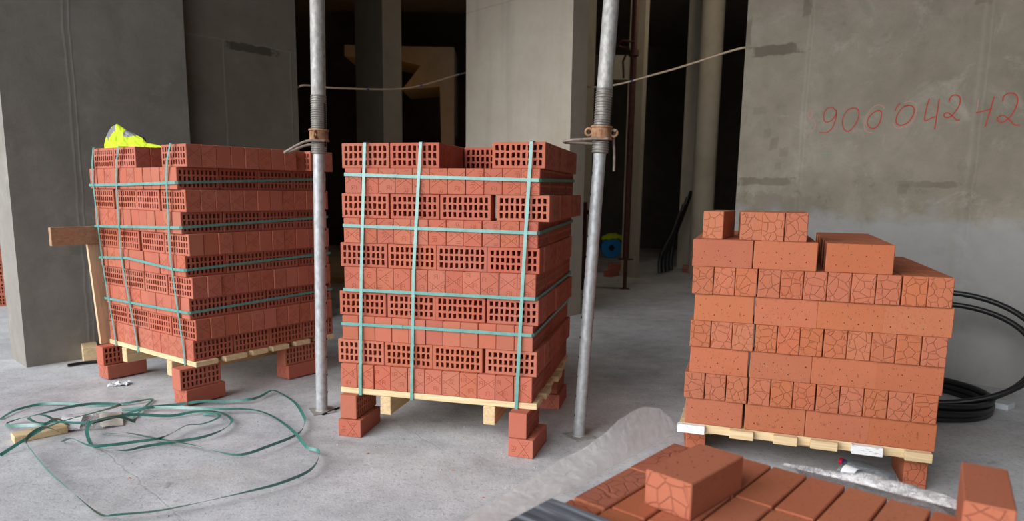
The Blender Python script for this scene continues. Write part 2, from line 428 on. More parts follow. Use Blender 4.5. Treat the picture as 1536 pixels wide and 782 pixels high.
def film_mat(name, tint, alpha, rough, gloss=.05, crease=0.0):
    t = NT(name)
    tr = t.new('ShaderNodeBsdfTransparent'); tr.inputs[0].default_value = (*tint, 1)
    df = t.new('ShaderNodeBsdfTranslucent'); df.inputs[0].default_value = (.93, .92, .91, 1)
    d2 = t.new('ShaderNodeBsdfDiffuse'); d2.inputs[0].default_value = (.93, .92, .91, 1)
    gl = t.new('ShaderNodeBsdfGlossy'); gl.inputs['Roughness'].default_value = rough
    o = t.obj(); n = t.noise(o, 9.0, 5.0, .65, 1.0)
    nb = t.bump(t.noise(o, 26.0, 5.0, .6, 1.2), .9, .012)
    for x in (d2, gl): t.l.new(nb, x.inputs['Normal'])
    m1 = t.new('ShaderNodeMixShader'); m1.inputs[0].default_value = .5
    t.l.new(df.outputs[0], m1.inputs[1]); t.l.new(d2.outputs[0], m1.inputs[2])
    m2 = t.new('ShaderNodeMixShader'); m2.inputs[0].default_value = .10; t.l.new(m1.outputs[0], m2.inputs[1]); t.l.new(gl.outputs[0], m2.inputs[2])
    m4 = t.new('ShaderNodeMixShader'); m4.inputs[0].default_value = gloss; t.l.new(tr.outputs[0], m4.inputs[1]); t.l.new(gl.outputs[0], m4.inputs[2])
    m3 = t.new('ShaderNodeMixShader')
    t.l.new(t.math('ADD', alpha - .12, t.math('MULTIPLY', n, .24), clamp=True), m3.inputs[0])
    if crease:
        rg = t.ramp(t.noise(o, 20.0, 3.0, .5, 1.6), [(.44, 0.0), (.50, 1.0), (.56, 0.0)])
        rg2 = t.ramp(t.noise(o, 55.0, 2.0, .5, 1.0), [(.46, 0.0), (.50, 1.0), (.54, 0.0)])
        t.put(m3.inputs[0], t.math('ADD', t.math('ADD', alpha - .12, t.math('MULTIPLY', n, .24)), t.math('MULTIPLY', t.math('MAXIMUM', rg, t.math('MULTIPLY', rg2, .7)), crease), clamp=True))
    t.l.new(m4.outputs[0], m3.inputs[1]); t.l.new(m2.outputs[0], m3.inputs[2])
    t.l.new(m3.outputs[0], t.out.inputs[0])
    return t.m
M['film'] = film_mat('milky_film', (.985, .975, .97), .30, .3, .05)
M['film_clear'] = film_mat('clear_film', (.96, .96, .97), .18, .10, .22, .38)
M['film_edge'] = film_mat('clear_film_fold', (.97, .97, .98), .26, .14, .12, .4)
M['pet'] = film_mat('clear_bottle_plastic', (.66, .74, .80), .16, .08, .12)

# ------------------------------------------------------------------ camera
cam = bpy.data.cameras.new('camera'); camo = bpy.data.objects.new('camera', cam); link(camo)
F, PITCH, ROLL, HC, CX, CY = 1028.96, .1529, .0109, 1.219, 746.81, 445.68
fw = vec(0, math.cos(PITCH), -math.sin(PITCH)); up0 = vec(0, math.sin(PITCH), math.cos(PITCH)); rt0 = vec(1, 0, 0)
rt = rt0 * math.cos(ROLL) + up0 * math.sin(ROLL); upv = up0 * math.cos(ROLL) - rt0 * math.sin(ROLL)
mw = Matrix((rt, upv, -fw)).transposed().to_4x4(); mw.translation = (0, 0, HC)
camo.matrix_world = mw
cam.sensor_fit = 'HORIZONTAL'; cam.sensor_width = 36.0; cam.lens = 36.0 * F / 1536
cam.shift_x = (768 - CX) / 1536; cam.shift_y = (CY - 391) / 1536
cam.clip_start = .05
cam.dof.use_dof = True; cam.dof.focus_distance = 3.35; cam.dof.aperture_fstop = 2.6
scene.camera = camo

# ------------------------------------------------------------------ setting
Av = vec(.6712, .7413, 0); Bv = vec(.7413, -.6712, 0); Zv = vec(0, 0, 1)
ANG_A = math.atan2(Av.y, Av.x); ANG_B = math.atan2(Bv.y, Bv.x)
CEIL = 4.3

def prism(name, pts, z0, z1, m, parent=None, loc=(0, 0, 0), rotz=0.0, kind='structure'):
    n = len(pts); vs = [(x, y, z0) for x, y in pts] + [(x, y, z1) for x, y in pts]
    fs = [list(range(n))[::-1], [n + i for i in range(n)]] + [[i, (i + 1) % n, n + (i + 1) % n, n + i] for i in range(n)]
    mb = MB(); mb.add(vs, fs); o = mb.build(name, m, parent, loc=loc, rotz=rotz)
    if kind: o['kind'] = kind
    return o

def wall(name, o, ang, x0, x1, th, m, z1=CEIL, z0=0.0):
    """wall running along +x of its own frame, its face at y = 0, thickness on +y"""
    return prism(name, [(x0, 0), (x1, 0), (x1, th), (x0, th)], z0, z1, m, loc=o, rotz=ang)

prism('floor', [(-8, 2.6), (-2.6, -.6), (14, -.6), (14, 17), (-14, 17), (-14, 4.6)], -.25, 0, M['floor'])
prism('ground', [(-30, -20), (30, -20), (30, 20), (-30, 20)], -.6, -.25, M['soil'])  # unseen ground outside, added dark to cut the light bounced indoors
prism('ceiling', [(-3.6, 1.8), (-1.6, .8), (1.2, -2.6), (12, -2.6), (12, 16), (-8.5, 16), (-8.5, 10.4), (-3.6, 5.1)], CEIL, CEIL + .3, M['ceil'])
L0 = vec(-3.193, 4.524, 0)
wl = wall('wall_left', L0, ANG_A, 0, 1.2, .38, M['wall_left'])
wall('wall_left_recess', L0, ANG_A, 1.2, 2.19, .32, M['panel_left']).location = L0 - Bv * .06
P0 = vec(.667, 6.65, 0)
wall('wall_pier', P0, ANG_B, -1.392, 0, .25, M['pier'])
W0 = vec(1.88, 5.5, 0)
wr = wall('wall_right', W0, ANG_B, 0, 4.2, .3, M['wall_right'])
wall('wall_side', W0 + Bv * 4.2 - Av * 7.2, ANG_A, 0, 7.2, .3, M['inner_dark']).location = W0 + Bv * 4.5 - Av * 7.2  # unseen wall added to block light from the right and behind
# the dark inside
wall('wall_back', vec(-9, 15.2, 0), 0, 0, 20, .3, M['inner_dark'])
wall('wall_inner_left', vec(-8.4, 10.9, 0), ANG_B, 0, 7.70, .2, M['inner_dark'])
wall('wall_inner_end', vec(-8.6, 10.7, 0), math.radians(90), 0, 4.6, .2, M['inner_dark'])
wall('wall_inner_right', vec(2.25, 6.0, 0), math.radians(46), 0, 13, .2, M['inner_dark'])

def inner_pier(o, w, d, label, z1=CEIL):
    x = prism('concrete_column', [(0, 0), (w, 0), (w, d), (0, d)], 0, z1, M['inner'], loc=o, rotz=ANG_B, kind=None)
    return tag(x, label, 'column', 'columns inside the dark building')
inner_pier(vec(-1.87, 9.2, 0), .56, .30, 'concrete column in the dark opening behind the left galvanised prop')
inner_pier(vec(1.80, 10.02, 0), .24, .10, 'slim pale concrete column behind the dark red prop')
inner_pier(vec(2.95, 11.3, 0), .26, .3, 'flat concrete pier just left of the round column')
inner_pier(vec(.92, 10.5, 0), .36, .3, 'dim concrete pier behind the right galvanised prop')
mb = MB(); mb.lathe([(.165, 0), (.165, CEIL)], 32)
tag(mb.build('round_column', M['inner'], smooth=True, loc=(3.09, 10.5, 0)), 'round concrete column deep inside, nearest the right wall edge', 'column')
mb = MB(); mb.box(0, 1.3, 0, .3, 0, .36)
tag(mb.build('trim_1', M['inner'], loc=(.85, 11.0, 2.95)), kind='structure')
mb = MB()
poly = [(-2.62, 3.62), (-2.62, 3.44), (-1.80, 3.40), (-1.34, 3.30), (-1.66, 2.90), (-1.02, 2.96), (-1.0, 2.2), (-.78, 2.2), (-.78, 3.60), (-1.0, 3.60)]
npoly = len(poly)
mb.add([(x, y, z) for y in (12.0, 13.2) for x, z in poly], [list(range(npoly)), [npoly + q for q in range(npoly)][::-1]] + [[q, (q + 1) % npoly, npoly + (q + 1) % npoly, npoly + q] for q in range(npoly)])
mb.box(-1.0, -.78, 12.0, 12.3, 0, 2.2)
tag(mb.build('stair_flight', M['inner']), 'concrete stair underside lit dim orange deep in the left dark opening', 'stairs')

# ------------------------------------------------------------------ bricks
def hollow_mesh(name, seed, L=.2495, Wd=.0868, H=.1202, mark=0, holes=True, pins=None):
    """local x = length, y = width (holes run through y), z = height"""
    r = random.Random(seed)
    if holes:
        xs = [-L / 2]; zs = [-H / 2]
        for i in range(9):
            c = -.1022 + i * .02555; xs += [c - .0072, c + .0072]
        for k in range(3):
            c = -.034 + k * .034; zs += [c - .0121, c + .0121]
        xs.append(L / 2); zs.append(H / 2)
        def is_hole(i, k): return i % 2 == 1 and k % 2 == 1
    else:
        xs = [-L / 2, L / 2]; zs = [-H / 2, H / 2]
        def is_hole(i, k): return False
    nx, nz = len(xs), len(zs)
    bm = bmesh.new(); g = {}
    jit = {}
    for i in range(nx):
        for k in range(nz):
            edge = i in (0, nx - 1) or k in (0, nz - 1)
            for s in (0, 1):
                jx = jz = 0
                if not edge: jx = r.uniform(-.0016, .0016); jz = r.uniform(-.002, .002)
                g[i, k, s] = bm.verts.new((xs[i] + jx, -Wd / 2 if s == 0 else Wd / 2, zs[k] + jz))
    for i in range(nx - 1):
        for k in range(nz - 1):
            a = [(i, k), (i + 1, k), (i + 1, k + 1), (i, k + 1)]
            if is_hole(i, k):
                for q in range(4):
                    p0, p1 = a[q], a[(q + 1) % 4]
                    bm.faces.new((g[(*p0, 0)], g[(*p0, 1)], g[(*p1, 1)], g[(*p1, 0)]))
            else:
                bm.faces.new([g[(*p, 0)] for p in a]); bm.faces.new([g[(*p, 1)] for p in a][::-1])
    for i in range(nx - 1):
        bm.faces.new((g[i, 0, 1], g[i + 1, 0, 1], g[i + 1, 0, 0], g[i, 0, 0]))
        bm.faces.new((g[i, nz - 1, 0], g[i + 1, nz - 1, 0], g[i + 1, nz - 1, 1], g[i, nz - 1, 1]))
    for k in range(nz - 1):
        bm.faces.new((g[0, k, 0], g[0, k + 1, 0], g[0, k + 1, 1], g[0, k, 1]))
        bm.faces.new((g[nx - 1, k, 1], g[nx - 1, k + 1, 1], g[nx - 1, k + 1, 0], g[nx - 1, k, 0]))
    bmesh.ops.recalc_face_normals(bm, faces=bm.faces)
    # rounded vertical arrises and chamfered long arrises
    def outer(v):
        return (abs(abs(v.co.x) - L / 2) < 1e-6) + (abs(abs(v.co.y) - Wd / 2) < 1e-6) + (abs(abs(v.co.z) - H / 2) < 1e-6)
    ed = []
    for e in bm.edges:
        a, b = e.verts
        if len(e.link_faces) == 2 and e.calc_face_angle(0) > 1.2:
            on = [sum(1 for ax, hf in ((0, L / 2), (1, Wd / 2), (2, H / 2)) if abs(abs(v.co[ax]) - hf) < 1e-6) for v in (a, b)]
            if min(on) >= 2: ed.append(e)
    bmesh.ops.bevel(bm, geom=ed, offset=.0026, segments=1, affect='EDGES', profile=.6, clamp_overlap=True)
    for f in bm.faces:
        f.material_index = 0
        n = f.normal; c = f.calc_center_median()
        if abs(n.x) > .9 and abs(abs(c.x) - L / 2) < .004: f.material_index = 1
        elif abs(n.z) > .9 and abs(abs(c.z) - H / 2) < .004: f.material_index = 2
    # pressed pattern on the header faces: fine lines standing 0.7 mm proud
    def strip(p, q, sx, w=.0013, hgt=.0008):
        p, q = Vector(p), Vector(q); d = (q - p)
        if d.length < .001: return
        d.normalize(); nn = Vector((-d.y, d.x)) * w; X = sx * L / 2
        vs = [bm.verts.new((X, *(a + nn * s))) for a, s in ((p, 1), (p, -1), (q, -1), (q, 1))]
        t1 = bm.verts.new((X + sx * hgt, *p)); t2 = bm.verts.new((X + sx * hgt, *q))
        f1 = bm.faces.new((vs[0], t1, t2, vs[3])); f2 = bm.faces.new((t1, vs[1], vs[2], t2))
        for f in (f1, f2):
            f.normal_update()
            if f.normal.x * sx < 0: f.normal_flip()
            f.material_index = 3
    if mark:
        hw, hh = Wd / 2 - .004, H / 2 - .004
        for sx in (-1, 1):
            oy = r.uniform(-.03, .03); oz = r.uniform(-.03, .03)
            # crossed diagonals on a diamond grid
            for sgn in (1, -1):
                for c in range(-3, 4):
                    # line z = sgn*slope*(y-oy) + oz + c*period
                    sl = .72; pts = []
                    for yy in (-hw, hw):
                        pts.append((yy, sgn * sl * (yy - oy) + oz + c * .098))
                    (y0, z0), (y1, z1) = pts
                    # clip to face
                    def clip(y0, z0, y1, z1):
                        for lim, sg in ((hh, 1), (-hh, -1)):
                            if (z0 - lim) * sg > 0 and (z1 - lim) * sg > 0: return None
                            if (z0 - lim) * sg > 0: y0 += (lim - z0) / (z1 - z0) * (y1 - y0); z0 = lim
                            elif (z1 - lim) * sg > 0: y1 = y0 + (lim - z0) / (z1 - z0) * (y1 - y0); z1 = lim
                        return y0, z0, y1, z1
                    q = clip(y0, z0, y1, z1)
                    if q: strip(q[:2], q[2:], sx)
            # the maker's mark, an R with a bar before it, lying on its side in the gaps
            for cy, cz in ((oy + .034, oz), (oy - .034, oz), (oy, oz + .049), (oy, oz - .049), (oy + .034, oz + .098), (oy - .034, oz - .098)):
                s = .0105
                gl = [[(-1.6, -1), (-1.6, 1)], [(-.8, -1), (-.8, 1)], [(-.8, 1), (.2, 1)], [(.2, 1), (.75, .75)], [(.75, .75), (.8, .35)], [(.8, .35), (.3, 0)], [(.3, 0), (-.4, 0)], [(.3, 0), (1.0, -1)]]
                for a, b in gl:
                    P = [(cy + y_ * s, cz - x_ * s) if mark == 2 else (cy + x_ * s, cz + y_ * s) for x_, y_ in (a, b)]
                    if all(abs(y_) < hw and abs(z_) < hh for y_, z_ in P): strip(P[0], P[1], sx, .0011, .0007)
    if pins:
        # pin holes in the bed faces: dark discs on the face, painted shade of the pits
        for sy in (-1, 1):
            for fx, fz in pins:
                cx = -L / 2 + L * fx; cz = -H / 2 + H * fz; rr = r.uniform(.0016, .0026)
                ring = [bm.verts.new((cx + rr * math.cos(a), sy * (Wd / 2 + .0002), cz + rr * 1.1 * math.sin(a))) for a in [k * math.pi / 4 for k in range(8)]]
                ring2 = [bm.verts.new((v.co.x, sy * (Wd / 2 - .012), v.co.z)) for v in ring]
                f = bm.faces.new(ring2); f.material_index = 3
                f2 = bm.faces.new(ring); f2.material_index = 3
                f2.normal_update()
                if f2.normal.y * sy < 0: f2.normal_flip()
    me = bpy.data.meshes.new(name); bm.to_mesh(me); bm.free()
    return me

def with_mats(me, ms):
    for m in ms: me.materials.append(m)
    return me
HM = {0: [], 1: [], 2: []}
for mk in (0, 1, 2):
    for sd in range(4 if mk else 3):
        HM[mk].append(with_mats(hollow_mesh('hollow_brick', 10 * mk + sd, mark=mk), [M['hollow'], M['hollow'], M['hollow'], M['hollow_line']]))
PINS = [(.12, .6), (.36, .63), (.59, .61), (.47, .43), (.14, .27), (.36, .26), (.58, .25), (.78, .55), (.82, .3)]
SM = []
for sd in range(4):
    pr = random.Random(90 + sd)
    pins = [(x + pr.uniform(-.03, .03), z + pr.uniform(-.03, .03)) for x, z in PINS]
    SM.append(with_mats(hollow_mesh('textured_brick', 50 + sd, holes=False, pins=pins, L=.2465), [M['solid'], M['crackle'], M['solid'], M['hole']]))
SMX = with_mats(hollow_mesh('textured_brick', 77, holes=False, L=.2465), [M['solid'], M['crackle'], M['crackle_red'], M['hole']])

def put_brick(name, me, loc, yaw, label, group, flat=False, tilt=0.0):
    o = bpy.data.objects.new(name, me); link(o)
    o.location = loc
    if flat: o.rotation_euler = (math.pi / 2, 0, yaw)
    else: o.rotation_euler = (0, tilt, yaw)
    return tag(o, label, 'brick', group)

ORD = ['first', 'second', 'third', 'fourth', 'fifth', 'sixth', 'seventh', 'eighth', 'ninth', 'tenth', 'eleventh', 'twelfth']
PITCH_Z = .1205

class Stack:
    def __init__(s, name, x, y, yaw, z0, su, sv, mirror=False):
        s.name = name; s.o = vec(x, y, 0); s.yaw = yaw; s.z0 = z0; s.su = su; s.sv = sv
        s.U = vec(math.cos(yaw), math.sin(yaw), 0); s.V = vec(-math.sin(yaw), math.cos(yaw), 0)
        if mirror: s.U = -s.U
    def p(s, u, v, z, shear=True):
        h = (z - s.z0) if shear else 0
        return s.o + s.U * u + s.V * (v + s.sv * h) + Zv * z
    def row_z(s, i): return s.z0 + i * PITCH_Z + .1203 / 2
    def pr(s, u, v, i):
        """centre of a brick in course i: the whole course shifts together"""
        h = i * PITCH_Z
        return s.o + s.U * u + s.V * (v + s.sv * h) + Zv * s.row_z(i)

def course(i, n): return ORD[n - 1 - i]

def brick_label(col, what, i, n, st):
    return '%s, %s course from the top of the %s' % (what, course(i, n), st)

def a_row(S, i, n, starts, kind, name, first_slices, side='right', right_col=None, left_col=None, vstart=.012, jit=.006, group=None, bedword='holes', long_cols=()):
    """stretcher course: bed faces look forward, slices 88 mm deep stand one behind the other"""
    rr = random.Random(i * 31 + len(S.name))
    for c, st in enumerate(starts):
        if st is None: continue
        dep = 11 if c in long_cols else first_slices
        if isinstance(dep, dict): dep = dep.get(c, 1)
        v0 = vstart if not isinstance(vstart, dict) else vstart.get(c, .012)
        for k in range(dep):
            du = rr.uniform(-jit, jit) * (.25 if i == n - 1 or i == 6 and n == 8 else 1) if k else 0
            if k and c in (0, len(starts) - 1): du = (abs(du) * 1.6 - .002) * (1 if c else -1)
            me = rr.choice(HM[rr.choice((0, 1, 1, 2))] if kind == 'h' else SM)
            loc = S.pr(st + .125 + du, v0 + .044 + k * .0886, i)
            yaw = S.yaw + (0 if rr.random() < .5 else math.pi)
            if k == 0:
                lab = 'brick, %s facing front, %s from %s, %s course from top, %s' % (bedword, ORD[c], side, course(i, n), S.name)
            else:
                lab = 'brick %s back, %s row from %s, %s course from top, %s' % (ORD[k], ORD[c], side, course(i, n), S.name)
            put_brick(name, me, loc, yaw, lab, group)

def b_row(S, i, n, edges, kind, name, depth_cols, marks, side='left', v0=0.0, group=None, jit=.004, full=False, headword='plain end'):
    """header course: 11 heads look forward, four bricks deep"""
    rr = random.Random(i * 17 + 5 + len(S.name))
    for c in range(11):
        u = (edges[c] + edges[c + 1]) / 2
        dep = 4 if (full or c in depth_cols) else 1
        for k in range(dep):
            if kind == 'h': me = rr.choice(HM[rr.choice(marks)])
            else: me = rr.choice(SM)
            dv = rr.uniform(-.0035, .0035) if k == 0 else rr.uniform(-.004, .004)
            loc = S.pr(u + (rr.uniform(-jit, jit) if k else 0), v0 + .125 + k * .2535 + dv, i)
            yaw = S.yaw + math.pi / 2 * (1 if rr.random() < .5 else -1)
            if k == 0:
                lab = 'brick, %s facing front, %s from %s, %s course from top, %s' % (headword, ORD[c], side, course(i, n), S.name)
            else:
                lab = 'brick %s back, %s row from %s, %s course from top, %s' % (ORD[k], ORD[c], side, course(i, n), S.name)
            put_brick(name, me, loc, yaw, lab, group)

def spread(lo, hi, seed, n=11, gap=.004):
    """n+1 edges between lo and hi, a little uneven but never overlapping"""
    r = random.Random(seed); w = .0881; slack = max(0.0, (hi - lo) - n * w)
    g = [r.random() ** 3 + .15 for _ in range(n - 1)]; sg = sum(g)
    e = [lo]; x = lo; cent = []
    for k in range(n):
        cent.append(x + w / 2); x += w + (g[k] / sg * slack if k < n - 1 else 0)
    # return as edges so that the mid of edges k,k+1 is the centre
    ed = [2 * cent[0] - (cent[0] + w / 2)]
    ed = [cent[0] - w / 2]
    for c in cent: ed.append(2 * c - ed[-1])
    return ed

# ---- centre strapped stack
SC = Stack('centre strapped stack', -.7783, 3.3404, -.2553, .239, 0, .065)
GC = 'hollow bricks of the centre strapped stack'
cA = {9: [-.015, .240, .497, .748], 7: [-.013, .245, .499, .776], 5: [-.018, .236, .487, .738], 3: [-.021, .236, .484, .741], 1: [-.028, .226, .477, .741]}
cB = {8: (.009, .980), 6: (.004, .979), 4: (.008, .977), 2: (.000, .970), 0: (-.005, .974)}
for i, st in cA.items():
    fs = {0: 11, 1: 1, 2: 1, 3: 11}; vs = {}
    if i == 9: fs = {0: 2, 1: 5, 2: 4, 3: 11}; vs = {2: .38}
    a_row(SC, i, 10, st, 'h', 'hollow_brick', fs, 'left', group=GC, vstart={**{0: .012, 1: .012, 2: .012, 3: .012}, **vs})
for i, (lo, hi) in cB.items():
    b_row(SC, i, 10, spread(lo, hi, i), 'h', 'hollow_brick', (0, 10), (0,) if i == 2 else (1, 2), 'left', group=GC, headword='plain end' if i == 2 else 'lined end')

# ---- left strapped stack (u runs to the left from the near corner)
SL = Stack('left strapped stack', -1.7211, 3.7802, -.6244, .2462, 0, -.0445, True)
GL = 'hollow bricks of the left strapped stack'
lA = {9: [-.112, None, .42, .675], 7: [-.062, .208, .460, .735], 5: [-.052, .205, .485, .738], 3: [-.042, .220, .480, .728], 1: [-.035, .225, .480, .732]}
lB = {8: (-.018, .975), 6: (-.013, .976), 4: (-.010, .962), 2: (-.008, .962), 0: (-.012, .960)}
for i, st in lA.items():
    fs = {0: 11, 1: 1, 2: 1, 3: 1}
    if i == 9: fs = {0: 11, 2: 6, 3: 6}
    a_row(SL, i, 10, st, 'h', 'hollow_brick', fs, 'right', group=GL, vstart=.012)
for i, (lo, hi) in lB.items():
    b_row(SL, i, 10, spread(lo, hi, 40 + i), 'h', 'hollow_brick', (0,), (0, 1) if i else (1,), 'right', group=GL, headword='lined end')
# the two bricks at the far end of its top course sit a little askew
tops = [o for o in COL.objects if o.get('group') == GL and 'back, first row' in o['label'] and 'first course' in o['label']]
for o in tops:
    if 'ninth' in o['label'].split()[1]: o.location += SL.U * .03
    if o['label'].split()[1] in ('tenth', 'eleventh'): o.location -= SL.U * .02

# ---- right open stack of textured bricks
SR = Stack('right open stack', .8589, 3.0215, -.3516, .1805, 0, -.0495)
GR = 'textured bricks of the right open stack'
rA = {0: [.001, .257, .505, .748], 2: [.010, .264, .511, .749], 4: [.018, .269, .514, .757], 6: [-.001, .249]}
rB = {1: (-.007, .988), 3: (.007, .995), 5: (.006, .992)}
for i, st in rA.items():
    fs = {0: 11, 1: 1, 2: 1, 3: 11}
    if i == 6: fs = {0: 9, 1: 11}
    a_row(SR, i, 8, st, 's', 'textured_brick', fs, 'left', group=GR, vstart=.004, jit=.004, bedword='pinholed face')
for i, (lo, hi) in rB.items():
    b_row(SR, i, 8, spread(lo, hi, 60 + i), 's', 'textured_brick', (0, 10), (0,), 'left', group=GR, full=(i == 5), headword='crackled end', jit=.0006, v0=-.002)
# the turned block in the seventh course: ten slices behind one another
yb = SR.yaw - .03
for k in range(10):
    Ub = vec(math.cos(yb), math.sin(yb), 0); Vb = vec(-math.sin(yb), math.cos(yb), 0)
    c = SR.p(.530, -.022, 0, False) + Ub * .125 + Vb * (.044 + k * .0888) + Ub * R.uniform(-.004, .004)
    c.z = SR.row_z(6)
    w = 'pinholed brick face alone right of a gap' if k == 0 else 'brick %s back in the separate right-hand row' % ORD[k]
    put_brick('textured_brick', SM[k % 4], c, yb, w + ', second course from top, right open stack', GR)
# four heads on top
for c, (u, v, dy, pos) in enumerate(((.098, .045, -.17, 'leftmost and turned'), (.228, .03, .05, 'second from left'), (.320, .016, .0, 'third from left'), (.410, .020, .0, 'rightmost'))):
    p = SR.pr(u, v + .125, 7)
    put_brick('textured_brick', SM[c], p, SR.yaw + math.pi / 2 + dy, 'crackled brick end on, %s of four on top of the right open stack' % pos, GR)

# ------------------------------------------------------------------ pallets
def pallet(S, label, umin=-.006, umax=1.0, vmax=1.0, board_z=(.209, .2385), run_z=(.118, .209)):
    root = empty('wooden_pallet', S.p(.5, .5, 0, False), S.yaw); tag(root, label, 'pallet')
    inv = root.matrix_basis.inverted()
    def local(mb): mb.v = [inv @ v for v in mb.v]; return mb
    for k, (a, b) in enumerate(((-.005, .135), (.175, .32), (.36, .47), (.50, .625), (.68, .80), (.86, 1.0))):
        mb = MB(); mb.frame_box(S.o, S.U, S.V, Zv, umin + R.uniform(-.012, .012) * (k > 0), umax + R.uniform(-.012, .015) * (k > 0), a, b, board_z[0], board_z[1], .003)
        local(mb).build('deck_board', M['pine'], root)
    for a, b in ((.212, .268), (.742, .80)):
        mb = MB(); mb.frame_box(S.o, S.U, S.V, Zv, a, b, -.012, 1.01, run_z[0], run_z[1], .003)
        local(mb).build('runner', M['pine_y'], root)
    return root
pallet(SC, 'pale pine pallet carrying the centre strapped brick stack')
pl = pallet(SL, 'pale pine pallet carrying the left strapped brick stack', umax=.972, umin=-.036, board_z=(.2165, .246), run_z=(.125, .2165))

root = empty('wooden_pallet', SR.p(.5, .5, 0, False), SR.yaw); tag(root, 'pine pallet with white painted board ends under the right open stack', 'pallet')
inv = root.matrix_basis.inverted()
def rb(name, m, *a, bev=.002):
    mb = MB(); mb.frame_box(SR.o, SR.U, SR.V, Zv, *a, bev); mb.v = [inv @ v for v in mb.v]; return mb.build(name, m, root)
for k, (a, b, wh) in enumerate(((-.026, .094, 1), (.200, .300, 0), (.381, .478, 0), (.530, .636, 0), (.688, .806, 1), (.886, .984, 0))):
    e = rb('board_end', M['white_paint'] if wh else M['pine'], a, b, -.03, 0.0, .142, .180)
    if wh: e['label'] = 'white painted board end'
rb('front_batten', M['pine'], -.02, .985, .0005, .06, .142, .1798)
rb('back_batten', M['pine'], -.02, .985, .93, .99, .142, .1798)
for a, b in ((-.02, .1), (.2, .3), (.38, .48), (.53, .64), (.69, .8), (.885, .985)):
    rb('deck_board', M['pine_y'], a, b, .0605, .9295, .158, .1798)
for a in (.03, .47, .88): rb('runner', M['pine_y'], a, a + .09, .05, .95, .1205, .1418)

# support bricks
GS = 'support bricks under the pallets'
def support(S, u, v, dyaw, along, label_up, label_lo, du=.0, dv=.0, dyl=0.0, zt=0.0):
    yaw = S.yaw + dyaw + (math.pi / 2 if along == 'v' else 0)
    lo = S.p(u + du, v + dv, 0, False); lo.z = .044 + zt
    put_brick('hollow_brick', HM[1][1], lo, yaw + dyl, label_lo, GS, flat=True)
    up = S.p(u, v, 0, False); up.z = .088 + .1203 / 2 + zt
    put_brick('hollow_brick', HM[0][1], up, yaw, label_up, GS)
support(SC, .048, .085, .03, 'v', 'upper support brick at the front left of the centre pallet', 'lower flat support brick at the front left of the centre pallet', .012, -.015)
support(SC, .928, .055, -.04, 'v', 'upper support brick at the front right of the centre pallet', 'lower flat support brick, lined end showing, front right of the centre pallet', .022, -.012, -.03)
support(SC, .936, .80, 0, 'v', 'upper support brick at the back right of the centre pallet', 'lower flat support brick at the back right of the centre pallet', .0, -.01)
support(SC, .05, .80, 0, 'v', 'upper support brick at the back left of the centre pallet', 'lower flat support brick at the back left of the centre pallet', .0, -.01)
support(SL, .03, .035, .0, 'v', 'holed upper support brick at the near corner of the left pallet', 'lower flat support brick at the near corner of the left pallet', .004, .018, .05, zt=.008)
support(SL, .93, .035, .0, 'v', 'holed upper support brick at the far left corner of the left pallet', 'lower flat support brick at the far left corner of the left pallet', -.004, .012, zt=.008)
support(SL, .03, .735, .0, 'v', 'holed upper support brick under the right side of the left pallet', 'lower flat support brick under the right side of the left pallet', .004, .012, zt=.008)
support(SL, .93, .80, .0, 'v', 'upper support brick at the hidden back corner of the left pallet', 'lower flat support brick at the hidden back corner of the left pallet', zt=.008)
for u, v, l in ((.036, .215, 'front left'), (.945, .165, 'front right'), (.07, .84, 'back left'), (.925, .84, 'back right')):
    p = SR.p(u, v, 0, False); p.z = .1203 / 2
    put_brick('textured_brick', SM[0], p, SR.yaw + math.pi / 2 + (.12 if l == 'front left' else 0), ('crackled support brick under the %s of the right pallet' % l) + (', half covered by clear wrap' if l == 'front right' else ''), GS)

# ------------------------------------------------------------------ strapping
def strap_vertical(S, us, label, group, ztop, vback, topdip=0.0, zb=.2085):
    """us: u at the bottom, mid and top of the front face"""
    pts = []; n = 11
    def uz(z):
        t = (z - S.z0) / (n * .11)
        zs = [q[1] for q in us]; uu = [q[0] for q in us]
        if z <= zs[0]: return uu[0]
        for a in range(len(us) - 1):
            if z <= zs[a + 1]: return uu[a] + (uu[a + 1] - uu[a]) * (z - zs[a]) / (zs[a + 1] - zs[a])
        return uu[-1]
    zt = ztop + .002
    front = []
    for k in range(15):
        z = zb - .002 + (zt - zb) * k / 14
        front.append(S.p(uz(z), -.0085 - max(0, S.sv) * .075 - max(0, -S.sv) * .03, z) if z > S.z0 else S.p(uz(z), -.0135, z, False))
    u = us[-1][0]; ub = us[0][0]
    top = [S.p(u, .0, zt + .001), S.p(u, .3, zt + .001), S.p(u, .65, zt + .001), S.p(u, vback - .01, zt + .001)]
    back = [S.p(u + (ub - u) * k / 8, vback + .006, zt - (zt - zb) * k / 8) for k in range(9)]
    bot = [S.p(ub, vback - .02, zb - .002, False), S.p(ub, .7, zb - .002, False), S.p(ub, .3, zb - .002, False), S.p(ub, .0, zb - .002, False)]
    pts = front + top + back + bot
    mb = MB(); mb.ribbon(pts, S.U, .0155, .0012, closed=True)
    return tag(mb.build('packing_strap', M['strap']), label, 'strap', group)

